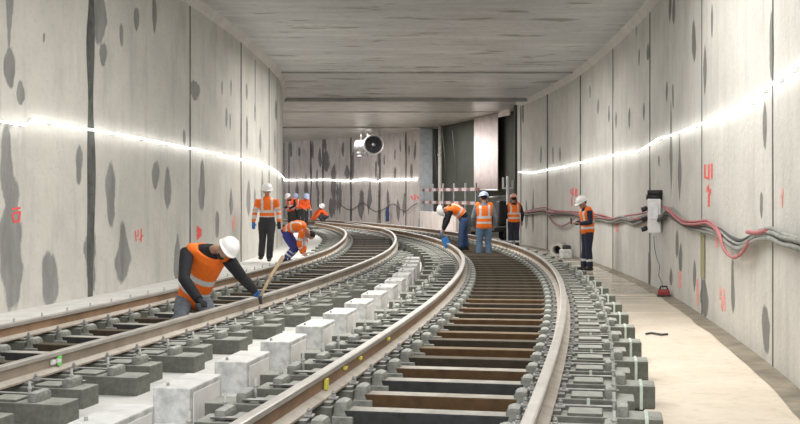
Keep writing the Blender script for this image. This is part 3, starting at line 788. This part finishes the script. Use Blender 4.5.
# fan unit under the far soffit
c = P(373, 145, 55.5); root = empty('tunnel_fan', c, 0, 'round ventilation fan with dark mouth hung under the far ceiling', 'fan')
ax = Vector((.12, -1, 0)).normalized(); sd = Vector((-ax.y, ax.x, 0)); n = 32; R_ = .50
def ringv(mb, t, r, cz=0): return [mb.bm.verts.new(ax * t + sd * math.cos(2 * PI * j / n) * r + Vector((0, 0, cz + math.sin(2 * PI * j / n) * r))) for j in range(n)]
mb = MB(); im = mb.mi('steel'); rr = [ringv(mb, t, r) for t, r in ((.45, .46), (.5, .50), (.46, .52), (-.7, .50), (-.72, .44), (.4, .42))]
for q in range(len(rr)):
    a_, b_ = rr[q], rr[(q + 1) % len(rr)]
    for j in range(n): mb.bm.faces.new((a_[j], a_[(j + 1) % n], b_[(j + 1) % n], b_[j])).smooth = True
mb.build('fan_casing', root)
mb = MB(); mb.tube([ax * .1, ax * .12], .43, 'black', 24); mb.build('fan_backplate', root)
mb = MB(); mb.ball(ax * .22, (.1, .1, .1), 'steel'); mb.build('fan_hub', root)
for k in range(6):
    a_ = k * PI / 3; d_ = sd * math.cos(a_) + Vector((0, 0, math.sin(a_))); e_ = sd * -math.sin(a_) + Vector((0, 0, math.cos(a_)))
    mb = MB(); q = [ax * .16 + d_ * .1 - e_ * .03, ax * .22 + d_ * .1 + e_ * .04, ax * .24 + d_ * .4 + e_ * .1, ax * .16 + d_ * .4 - e_ * .05]
    vs = [mb.bm.verts.new(v + ax * o_) for o_ in (0, .012) for v in q]; mb.mi('charcoal')
    for fc in ((0, 1, 2, 3), (7, 6, 5, 4), (0, 4, 5, 1), (1, 5, 6, 2), (2, 6, 7, 3), (3, 7, 4, 0)): mb.bm.faces.new([vs[j] for j in fc])
    mb.build('fan_blade', root)
for x in (-.3, .3):
    mb = MB(); mb.tube([sd * x + Vector((0, 0, .4)), sd * x + Vector((0, 0, ceil_z(55) - c.z))], .025, 'steel', 6); mb.build('hanger', root)
c2 = P(361, 147, 56.2); root = empty('silver_duct', c2, 0, 'bright silver duct elbow hanging left of the fan', 'duct')
mb = MB(); mb.tube([(-.25, 0, .05), (.0, -.1, .02), (.3, 0, .05)], [.30, .33, .30], 'steel', 16); mb.build('duct_elbow', root)
mb = MB(); mb.tube([(-.05, 0, -.2), (.0, 0, -.42)], [.22, .18], 'steel', 16); mb.ball((0, 0, -.48), (.22, .22, .1), 'steel'); mb.build('duct_outlet', root)
mb = MB(); mb.tube([(0, 0, .25), (0, 0, ceil_z(56) - c2.z)], .02, 'steel', 6); mb.tube([(.25, 0, .25), (.4, 0, ceil_z(56) - c2.z)], .02, 'steel', 6); mb.build('hanger', root)
# light pole in front of far wall, blue bag
for px, lab in ((379, 'slim pale vertical conduit on the far wall right of the fan'), (284.5, 'slim pale conduit at the left end of the far wall')):
    mb = MB(); a_ = wf.pt(px, 220, .08); mb.tube([Vector((a_.x, a_.y, .02)), Vector((a_.x, a_.y, 2.9 if px > 300 else 4.9))], .045, 'pipe', 8); tag(mb.build('wall_conduit'), lab, 'conduit')
p = wf.pt(391.5, 212, .25); root = empty('blue_bag', (p.x, p.y, p.z + .35), 0, 'blue bag hanging from the cable on the far wall', 'bag')
mb = MB(); mb.ball((0, 0, -.45), (.11, .08, .34), 'jeans_dark'); mb.box((0, 0, -.75), (.2, .12, .2), 'jeans_dark', bev=.05); mb.build('bag_body', root)
mb = MB(); mb.tube([(-.08, 0, -.15), (0, 0, .03), (.08, 0, -.15)], .015, 'black', 6); mb.build('strap', root)

#@@PEOPLE@@
# ---------------------------------------------------------------- people
def remesh(mb, vox, name, matfn=None, smooth=2):
    me = mb.mesh(name + '_raw'); o = bpy.data.objects.new('tmp', me); C.objects.link(o)
    m = o.modifiers.new('r', 'REMESH'); m.mode = 'VOXEL'; m.voxel_size = vox
    sm = o.modifiers.new('s', 'SMOOTH'); sm.factor = .5; sm.iterations = smooth
    dg = bpy.context.evaluated_depsgraph_get(); dg.update()
    out = bpy.data.meshes.new_from_object(o.evaluated_get(dg)); out.name = name
    bpy.data.objects.remove(o); bpy.data.meshes.remove(me)
    for p in out.polygons: p.use_smooth = True
    return out
V = Vector
def frame_of(d, side):
    d = d.normalized(); s_ = (side - d * side.dot(d)).normalized(); return d, s_, d.cross(s_)
def loft(mb, pts, radii, side, mat, n=14):
    mb.tube(pts, radii, mat, n, side=side)
def person(name, label, base, j, wear, vox=.014, group=None, face=True):
    """j: joints in world metres; wear: the clothing seen in the photo"""
    root = empty(name, base, 0, label, 'person', group); O = V(base)
    J = {k: (V(v) if k == 'face' else V(v) - O) for k, v in j.items() if k not in ('headup', 'turned')}
    hip, nk, hd = J['hip'], J['neck'], J['head']
    sL, sR = J['shL'], J['shR']; lat = (sR - sL).normalized(); up = (nk - hip).normalized()
    fwd = up.cross(lat).normalized() * -1
    lat = (lat - up * lat.dot(up)).normalized(); fwd = lat.cross(up) * -1
    if fwd.dot(J['face']) + 0 < 0 and 'turned' not in j: fwd = -fwd
    hipr = J['hipR'] - J['hipL']; mid = hip.lerp(nk, .5) - fwd * j_get(wear, 'hunch', .02)
    T = (nk - hip).length
    def torso(mb, add, t0=-.12, t1=1., mat='skin', sh=0.):
        prof = [(-.12, .150, .105), (0, .165, .118), (.2, .155, .115), (.42, .155, .112), (.62, .175, .122), (.8, .185 + sh, .12), (.92, .165 + sh * .5, .095), (1., .075, .07)]
        pts, rad = [], []
        for t, a, b in prof:
            if t < t0 - .01 or t > t1 + .01: continue
            c = hip.lerp(nk, t) + (mid - hip.lerp(nk, .5)) * (1 - (2 * t - 1) ** 2 if 0 <= t <= 1 else 0)
            pts.append(c); rad.append((a + add, b + add))
        mb.tube(pts, rad, mat, 18, side=lat)
    def limb(mb, a, b, c, r, add, mat, n=12):
        p = [a, a.lerp(b, .35), a.lerp(b, .7), b, b.lerp(c, .3), b.lerp(c, .65), c]
        mb.tube(p, [x + add for x in r], mat, n)
    AR = [.058, .054, .046, .042, .042, .036, .028]; LR = [.098, .090, .070, .060, .062, .054, .042]
    def hand(mb, w, e, tgt, mat, side_sign):
        d = (tgt - w).normalized(); ref = (w - e).normalized()
        s_ = d.cross(V((0, 0, 1)));
        if s_.length < .2: s_ = d.cross(fwd)
        s_.normalize(); nrm = s_.cross(d).normalized()
        palm = w + d * .045
        mb.tube([w - d * .02, w + d * .02, w + d * .055, w + d * .09], [(.024, .028), (.020, .036), (.017, .042), (.014, .041)], mat, 10, side=nrm)
        for k, (off, L_) in enumerate(((-.031, .062), (-.011, .074), (.010, .070), (.030, .055))):
            p0 = w + d * .08 + s_ * off; p1 = p0 + d * L_ * .45 - nrm * .006; p2 = p1 + d * L_ * .32 - nrm * .016; p3 = p2 + d * L_ * .16 - nrm * .022
            mb.tube([p0, p1, p2, p3], [.0100, .0095, .0088, .0070], mat, 7)
        p0 = w + d * .025 + s_ * .03 * side_sign; p1 = p0 + d * .025 + s_ * .025 * side_sign - nrm * .008; p2 = p1 + d * .028 + s_ * .008 * side_sign - nrm * .012
        mb.tube([p0, p1, p2], [.013, .0115, .009], mat, 7)
    # --- body, one continuous mesh
    mb = MB(); torso(mb, -.006)
    hf = (J['face']).normalized(); hu = (hd - nk).normalized() if 'headup' not in j else V(j['headup']).normalized()
    hl = hu.cross(hf).normalized(); hf = hl.cross(hu).normalized(); Rm = Matrix((hl, hf, hu)).transposed().to_4x4()
    mb.tube([nk - up * .05, nk.lerp(hd, .35), hd - hu * .03], [.062, .056, .055], 'skin', 12)
    mb.ball(hd + hu * .03, (.076, .096, .10), 'skin', Rm); mb.ball(hd - hu * .045 + hf * .022, (.058, .068, .072), 'skin', Rm)
    mb.ball(hd - hu * .012 + hf * .096, (.014, .02, .028), 'skin', Rm, 10)           # nose
    mb.ball(hd - hu * .088 + hf * .065, (.026, .022, .018), 'skin', Rm, 10)          # chin
    mb.ball(hd - hu * .052 + hf * .086, (.026, .012, .012), 'skin', Rm, 10)          # lips
    for s_ in (-1, 1): mb.ball(hd - hu * .01 + hl * s_ * .078 - hf * .005, (.012, .02, .032), 'skin', Rm, 10)
    for a in 'LR':
        limb(mb, J['sh' + a], J['el' + a], J['wr' + a], AR, -.004, 'skin'); limb(mb, J['hip' + a], J['kn' + a], J['an' + a], LR, -.006, 'skin')
    body = remesh(mb, min(vox, .013), 'body')
    o = link('body', body, root)
    if face:
        for s_ in (-1, 1):
            mb = MB(); mb.ball(hd + hu * .012 + hl * s_ * .032 + hf * .080, (.012, .008, .008), 'eye', Rm, 10); mb.build('eye', root)
    # hands or gloves
    for a, sg in (('L', 1), ('R', -1)):
        mb = MB(); gm = wear.get('glove' + a, 'skin')
        hand(mb, J['wr' + a], J['el' + a], J['ha' + a], gm, sg)
        if gm != 'skin':
            d = (J['wr' + a] - J['el' + a]).normalized(); mb.tube([J['wr' + a] - d * .05, J['wr' + a] + d * .02], [.041, .034], gm, 12)
        me = remesh(mb, .0065, 'hand', smooth=1); me.materials.clear(); me.materials.append(M[gm])
        link('glove' if gm != 'skin' else 'hand', me, root)
    body.materials.clear(); body.materials.append(M['skin'])
    # trousers
    mb = MB(); add = .016
    for a in 'LR': limb(mb, J['hip' + a], J['kn' + a], J['an' + a], [.104, .098, .080, .072, .074, .070, .066], add - .008, 'skin')
    mb.tube([hip + up * .10, hip, hip.lerp((J['hipL'] + J['hipR']) / 2, 1) - up * .06], [(.165 + .008, .120), (.178, .13), (.165, .115)], 'skin', 18, side=lat)
    me = remesh(mb, vox, 'trousers'); me.materials.clear(); me.materials.append(M[wear['legs']])
    if wear.get('leg_band'):
        me.materials.append(M['silver'])
        for p in me.polygons:
            for a in 'LR':
                d = J['an' + a] - J['kn' + a]; t = (p.center - J['kn' + a]).dot(d) / d.length_squared
                if .55 < t < .68 or (wear['leg_band'] > 1 and .28 < t < .38):
                    q = (p.center - J['kn' + a] - d * t).length
                    if q < .1: p.material_index = 1
    link('trousers', me, root)
    # boots
    for a in 'LR':
        an, toe = J['an' + a], J['toe' + a]; d = (toe - an); dn = V((d.x, d.y, 0)).normalized() if abs(d.z) < .1 else d.normalized()
        sole = an - V((0, 0, .075)) if abs(d.z) < .1 else an
        mb = MB(); mb.tube([an + (J['kn' + a] - an).normalized() * .09, an - (J['kn' + a] - an).normalized() * .03], [.056, .058], 'skin', 12)
        sd = dn.cross(V((0, 0, 1))).normalized() if abs(dn.z) < .9 else lat
        mb.tube([an - dn * .07, an - dn * .04 , an + dn * .04, an + dn * .12, an + dn * .19], [(.035, .03), (.043, .045), (.046, .045), (.048, .034), (.030, .018)], 'skin', 12, side=sd) if 0 else None
        z0 = V((0, 0, -.045)) if abs(d.z) < .1 else V((0, 0, 0))
        mb.tube([an - dn * .075 + z0, an - dn * .04 + z0, an + dn * .05 + z0, an + dn * .13 + z0, an + dn * .20 + z0], [(.032, .03), (.042, .045), (.045, .042), (.047, .034), (.026, .02)], 'skin', 12, side=sd)
        me = remesh(mb, .01, 'boot', smooth=1); me.materials.clear(); me.materials.append(M[wear.get('boots', 'boot')]); link('boot', me, root)
    # upper garment with sleeves
    mb = MB(); torso(mb, .012, 0.0, 1.0); mb.tube([nk - up * .06, nk + (hd - nk).normalized() * .045], [.085, .066], 'skin', 14)
    for a in 'LR': limb(mb, J['sh' + a], J['el' + a], J['wr' + a], [.070, .068, .060, .056, .055, .049, .041], .002 + wear.get('bulk', 0), 'skin')
    me = remesh(mb, vox, 'top'); me.materials.clear(); me.materials.append(M[wear['top']])
    if wear.get('sleeve_band'):
        me.materials.append(M['silver'])
        for p in me.polygons:
            for a in 'LR':
                for (u_, v_, lo, hi) in (('sh', 'el', .60, .78), ('el', 'wr', .35, .5)):
                    A_, B_ = J[u_ + a], J[v_ + a]; d = B_ - A_; t = (p.center - A_).dot(d) / d.length_squared
                    if lo < t < hi and (p.center - A_ - d * t).length < .085: p.material_index = 1
    if wear.get('top_bands'):
        bands(me, hip, nk, lat, up, T, fwd)
    link(wear.get('top_name', 'sweater'), me, root)
    # vest
    if wear.get('vest'):
        mb = MB(); torso(mb, .036, -.12 if not wear.get('short') else .1, .92, sh=.012)
        for s_, a in ((-1, 'L'), (1, 'R')): mb.ball(J['sh' + a].lerp(nk, .22) + up * .01, (.085, .085, .085), 'skin')
        me = remesh(mb, vox, 'vest'); me.materials.clear(); me.materials.append(M[wear['vest']])
        bands(me, hip, nk, lat, up, T, fwd, wear.get('plain_shoulders')); link('safety_vest', me, root)
    # helmet
    if wear.get('helmet'):
        hm = wear['helmet']; c = hd + hu * .055 - hf * .005; mb = MB(); n = 24; rings = []
        for q in range(9):
            a_ = q / 8 * PI / 2 * .97; rr = math.cos(a_) ** .8; z = math.sin(a_)
            rings.append([mb.bm.verts.new(c + hl * math.cos(2 * PI * i / n) * .126 * rr + hf * math.sin(2 * PI * i / n) * .150 * rr + hu * (z * .125 + .0)) for i in range(n)])
        rim = [mb.bm.verts.new(c + hl * math.cos(2 * PI * i / n) * .138 + hf * (math.sin(2 * PI * i / n) * (.158 + (.045 if math.sin(2 * PI * i / n) > .3 else 0) * math.sin(2 * PI * i / n))) - hu * .012) for i in range(n)]
        im = mb.mi(hm)
        seq = [rim] + rings
        for r0, r1 in zip(seq, seq[1:]):
            for i in range(n): f = mb.bm.faces.new((r0[i], r0[(i + 1) % n], r1[(i + 1) % n], r1[i])); f.smooth = True
        mb.bm.faces.new(rings[-1])
        inner = [mb.bm.verts.new(v.co + hu * .012 - (v.co - c) * .06) for v in rim]
        for i in range(n): mb.bm.faces.new((rim[(i + 1) % n], rim[i], inner[i], inner[(i + 1) % n]))
        mb.bm.faces.new(inner)
        h_ = mb.build('hard_hat', root)
        mb = MB()
        for x in (-.03, 0, .03):
            mb.tube([c + hl * x + hf * (.13 * math.cos(a_)) + hu * (.125 * math.sin(a_) + .004) for a_ in [PI * k / 12 for k in range(1, 12)]], .008, hm, 6)
        mb.build('helmet_ridge', h_)
    if wear.get('hair') or wear.get('helmet'):
        mb = MB(); mb.ball(hd + hu * .038 - hf * .022, (.080, .088, .084), 'hair', Rm); mb.ball(hd - hu * .0 - hf * .05, (.066, .046, .045), 'hair', Rm)
        mb.build('hair', root)
    if wear.get('beard'):
        mb = MB(); mb.ball(hd - hu * .07 + hf * .045, (.052, .052, .04), 'hair', Rm); mb.build('beard', root)
    return root
def j_get(d, k, v): return d.get(k, v)
def bands(me, hip, nk, lat, up, T, fwd, noshoulder=False):
    me.materials.append(M['silver'])
    for p in me.polygons:
        r = p.center - hip; t = r.dot(up) / T; x = abs(r.dot(lat))
        if .10 < t < .20 or .36 < t < .46: p.material_index = 1
        elif not noshoulder and t >= .46 and .085 < x < .135 and t < .98: p.material_index = 1

def W(px, py, y): return tuple(P(px, py, y))
# foreground worker, kneeling behind the rail
YB = 13.4
person('person', 'kneeling person in white hard hat, black sweater and orange vest leaning on the rail', (P(193, 300, 13.5).x, 13.5, .085),
    dict(hip=W(193, 296, 13.55), neck=W(211, 248, 13.25), head=W(225.5, 250.5, 13.05), shL=W(228, 259, 13.12), shR=W(187, 251, 13.3),
         elL=W(241, 276, 13.3), wrL=W(254, 290, 13.75), haL=W(260, 298, 14.0), elR=W(184, 279, 13.0), wrR=W(199, 300, 12.75), haR=W(208, 306, 12.6),
         hipL=W(201, 300, 13.55), hipR=W(184, 300, 13.6), knL=W(214, 318, 13.2), anL=W(198, 320, 13.75), toeL=W(196, 326, 13.9),
         knR=W(180, 320, 13.05), anR=W(176, 321, 13.6), toeR=W(174, 327, 13.75), face=(-.10, -.80, -.50), headup=(.70, -.22, .62)),
    dict(legs='jeans_grey', top='knit', vest='orange', helmet='helmet', gloveL='glove_blue', gloveR='knit', beard=True, hunch=.03, plain_shoulders=True, bulk=.013), .011)
root = empty('wooden_bar', W(283, 257, 14.9), 0, 'long grey wooden lever held by the kneeling worker on the rail', 'lever')
mb = MB(); mb.tube([V(W(283, 257, 14.9)) - root.location, V(W(272, 274, 14.5)) - root.location, V(W(260, 297, 14.05)) - root.location], [.028, .024, .022], 'wood', 8); mb.build('shaft', root)
mb = MB(); mb.tube([V(W(260, 296, 14.05)) - root.location, V(W(261, 304, 14.05)) - root.location], [.03, .02], 'charcoal', 8); mb.build('tip', root)

def std(base, rz, h=1.75, **ov):
    k = h / 1.78; L = dict(hip=(0, 0, .93), neck=(0, .0, 1.46), head=(0, .035, 1.60), shL=(-.185, 0, 1.415), shR=(.185, 0, 1.415), elL=(-.25, -.03, 1.13), elR=(.25, -.03, 1.13),
        wrL=(-.255, .05, .89), wrR=(.255, .05, .89), haL=(-.25, .08, .75), haR=(.25, .08, .75), hipL=(-.09, 0, .90), hipR=(.09, 0, .90), knL=(-.10, .02, .50), knR=(.10, .02, .50),
        anL=(-.11, -.03, .09), anR=(.11, -.03, .09), toeL=(-.13, .2, .09), toeR=(.13, .2, .09))
    face = ov.pop('face', (0, 1, -.15)); L.update(ov); R = Matrix.Rotation(rz, 3, 'Z')
    o = {a: tuple(V(base) + R @ (V(b) * k)) for a, b in L.items()}; o['face'] = tuple(R @ V(face)); return o
def on(px, y, z): p = P(px, 200, y); return (p.x, y, z)
def rel(base, R_, pts): return {a: tuple(V(base) + V(b)) for a, b in pts.items()}

b = on(267, 24.7, .235)                 # walking on the ledge towards the camera
person('person', 'person walking on the ledge in white hard hat, orange hi-vis jacket and dark trousers', b,
    std(b, PI + .12, 1.78, anL=(-.05, .24, .12), knL=(-.08, .20, .53), toeL=(-.04, .46, .14), knR=(.10, .04, .49), anR=(.13, -.24, .14), toeR=(.17, -.03, .09), elR=(.27, -.02, 1.13), wrR=(.30, .06, .90), haR=(.30, .1, .76),
        elL=(-.26, -.02, 1.13), wrL=(-.27, .09, .90), haL=(-.27, .15, .76), face=(0, 1, -.12)),
    dict(legs='charcoal', top='orange', top_name='jacket', top_bands=True, sleeve_band=True, helmet='helmet', gloveL='charcoal', gloveR='glove_blue'), .015)
b = on(291, 24.2, .235)                 # bending down at the left rail, facing right
person('person', 'person in orange jacket and blue trousers bent double over the left rail', b,
    rel(b, 0, dict(hip=(-.10, .1, .70), neck=(.31, -.02, .78), head=(.42, -.04, .66), shL=(.28, .15, .75), shR=(.26, -.19, .72), elL=(.30, .2, .48), elR=(.20, -.22, .46), wrL=(.28, .1, .26), wrR=(.26, -.18, .24), haL=(.36, .05, .17), haR=(.38, -.2, .17),
        hipL=(-.12, .18, .66), hipR=(-.10, .0, .66), knL=(.12, .2, .36), knR=(.06, -.02, .34), anL=(-.13, .2, .10), anR=(-.12, -.04, .10), toeL=(.08, .2, .09), toeR=(.09, -.04, .09))) | dict(face=(.55, -.1, -.85)),
    dict(legs='royal', top='orange', top_name='jacket', top_bands=True, sleeve_band=True, hair=True, leg_band=2, hunch=.09), .015)
b = on(460, 27.6, .36)                  # bending to the left with a blue tool
person('person', 'bent person in white hard hat, orange vest and jeans reaching down to the left', b,
    rel(b, 0, dict(hip=(.10, 0, .80), neck=(-.28, -.02, 1.06), head=(-.40, -.03, 1.02), shL=(-.25, -.2, 1.00), shR=(-.25, .17, 1.04), elL=(-.32, -.20, .74), elR=(-.36, .15, .78), wrL=(-.42, -.12, .52), wrR=(-.42, .08, .54), haL=(-.46, -.1, .40), haR=(-.46, .02, .42),
        hipL=(.10, -.09, .77), hipR=(.10, .09, .77), knL=(.03, -.11, .42), knR=(.12, .11, .42), anL=(.02, -.12, .09), anR=(.16, .12, .09), toeL=(-.18, -.14, .09), toeR=(-.03, .14, .09))) | dict(face=(-.7, -.15, -.7)),
    dict(legs='jeans_dark', top='knit', vest='orange', short=True, helmet='helmet', hunch=.07), .016)
q = V(b); root = empty('blue_shovel', (q.x - .46, q.y - .1, q.z + .42), 0, 'blue plastic scoop held by the bent person over the rail', 'scoop')
mb = MB(); mb.tube([(-.03, 0, .06), (.03, -.02, -.10)], .02, 'bluepaint', 8); mb.build('handle', root)
mb = MB(); mb.box((.13, -.04, -.26), (.17, .04, .36), 'bluepaint', rot=Matrix.Rotation(-.45, 4, 'Y'), bev=.015); mb.build('blade', root)
b = on(484, 27.3, .04)
person('person', 'person seen from behind in blue hard hat, orange vest and faded jeans between the rails', b,
    std(b, .05, 1.80, elL=(-.27, -.02, 1.14), elR=(.27, -.02, 1.14), wrL=(-.24, .12, .93), wrR=(.26, .10, .93), haL=(-.2, .2, .88), haR=(.24, .2, .85), anL=(-.13, -.03, .09), anR=(.13, -.03, .09), knL=(-.11, .02, .5), knR=(.11, .02, .5), face=(-.1, 1, -.5)),
    dict(legs='jeans', top='jeans_grey', vest='orange', helmet='helmet_blue'), .016)
b = on(513.8, 35.4, .005)
person('person', 'person seen from behind in pink-orange hard hat, orange vest and red boots beyond the rail', b,
    std(b, .05, 1.78, elL=(-.26, .02, 1.14), elR=(.28, -.02, 1.14), wrL=(-.2, .2, 1.0), wrR=(.27, .04, .9), haL=(-.15, .3, 1.0), haR=(.27, .1, .77), face=(-.1, 1, -.5)),
    dict(legs='navy', top='knit', vest='orange', helmet='helmet_orange', boots='boot_red', leg_band=1), .018)
b = on(587.5, 25.4, .005)
person('person', 'person in white hard hat and orange vest looking at a phone by the right wall', b,
    std(b, PI / 2 + .25, 1.76, neck=(0, .05, 1.45), shL=(-.18, .04, 1.40), shR=(.18, .04, 1.40), head=(0, .12, 1.57), elL=(-.23, .02, 1.13), elR=(.23, .02, 1.13), wrL=(-.12, .25, 1.10), wrR=(.12, .25, 1.10), haL=(-.06, .38, 1.14), haR=(.04, .38, 1.14), face=(.05, .9, -.42),
        anL=(-.1, -.02, .09), anR=(.1, .05, .09), toeR=(.12, .26, .09)),
    dict(legs='navy', top='navy', vest='orange', helmet='helmet', leg_band=1), .014)
R = Matrix.Rotation(PI / 2 + .25, 3, 'Z'); c = V(b) + R @ V((-.02, .415, 1.15))
root = empty('phone', c, PI / 2 + .25, 'dark phone held by the person at the right wall', 'phone')
mb = MB(); mb.box((0, 0, 0), (.075, .012, .15), 'black', bev=.004); mb.build('phone_case', root)
mb = MB(); mb.box((0, -.008, 0), (.066, .003, .135), 'charcoal'); mb.build('screen', root)
# far group
for px, y, rz, lab, w_ in ((291, 50.5, 2.4, 'leftmost of the three distant workers, in dark and orange clothes with a white hat', dict(legs='charcoal', top='knit', vest='orange_deep', helmet='helmet')),
                           (297, 51.5, 2.9, 'middle distant worker in orange with a blue-white hat', dict(legs='charcoal', top='orange_deep', top_name='jacket', top_bands=True, helmet='helmet_blue')),
                           (304.5, 49.8, -2.6, 'rightmost of the three distant workers, in orange over dark trousers', dict(legs='charcoal', top='orange_deep', top_name='jacket', helmet='helmet_blue'))):
    b = on(px, y, .17); person('person', 'person, ' + lab, b, std(b, rz, 1.72, neck=(0, .1, 1.42), head=(0, .18, 1.53), wrL=(-.18, .3, .98), wrR=(.15, .3, .98), haL=(-.14, .42, .95), haR=(.1, .42, .95), face=(0, .8, -.5)), w_, .02)
b = on(322, 50.5, .40)
person('person', 'distant crouching person in orange and dark clothes right of the group of three', b,
    rel(b, 0, dict(hip=(.2, 0, .35), neck=(-.15, -.05, .66), head=(-.02, -.14, .80), shL=(-.05, -.2, .62), shR=(-.2, .14, .62), elL=(-.2, -.3, .38), elR=(-.38, .1, .4), wrL=(-.38, -.25, .22), wrR=(-.5, 0, .22), haL=(-.48, -.2, .12), haR=(-.6, 0, .12),
        hipL=(.2, -.1, .32), hipR=(.2, .1, .32), knL=(-.14, -.22, .42), knR=(-.14, .12, .42), anL=(.1, -.22, .09), anR=(.1, .16, .09), toeL=(-.1, -.24, .09), toeR=(-.1, .16, .09))) | dict(face=(-.6, -.6, -.4)),
    dict(legs='charcoal', top='orange_deep', top_name='jacket', helmet='helmet', hunch=.05), .02)
#@@END@@

# ---------------------------------------------------------------- added fill lights, unseen area lamps that brighten the tunnel
def area(name, loc, rot, size, power, col=(1, 1, 1)):
    l = bpy.data.lights.new(name, 'AREA'); l.shape = 'RECTANGLE'; l.size, l.size_y = size; l.energy = power * 1.4; l.color = col
    o = bpy.data.objects.new(name, l); C.objects.link(o); o.location = loc; o.rotation_euler = rot; return o
area('fill_light_near', (0, 1.2, 5.35), (math.radians(12), 0, 0), (6, 4), 520, (1, .975, .94))  # added fill lamp overhead, out of view
area('fill_light_mid', (.6, 13, 5.35), (0, 0, 0), (5, 6), 300, (1, .97, .92))  # added fill under the soffit, no fixture modelled
area('fill_light_far', (.3, 27, 5.0), (0, 0, 0), (4, 6), 300, (1, .97, .92))  # another added fill, farther in
area('fill_light_curve', (-.5, 45, 4.9), (0, 0, 0), (5, 8), 560, (1, .96, .94))  # added fill lamp to brighten the curve and far wall
area('fill_light_beyond', (-4.5, 55, 4.85), (0, 0, 0), (6, 4), 210, (1, .96, .94))  # second added fill for the far wall
w = bpy.data.worlds.new('world'); bpy.context.scene.world = w; w.use_nodes = True
w.node_tree.nodes['Background'].inputs[0].default_value = (.95, .96, 1, 1); w.node_tree.nodes['Background'].inputs[1].default_value = .85

# ---------------------------------------------------------------- camera
cd = bpy.data.cameras.new('camera'); cam = bpy.data.objects.new('camera', cd); C.objects.link(cam)
cam.location = (0, 0, EYE); cam.rotation_euler = (PI / 2, 0, 0)
cd.sensor_width = 36; cd.lens = F / 800 * 36; cd.shift_y = -(212 - HOR) / 800; cd.clip_end = 300
sc = bpy.context.scene; sc.camera = cam
sc.view_settings.view_transform = 'Standard'; sc.view_settings.look = 'None'; sc.view_settings.gamma = 1; sc.view_settings.exposure = .12
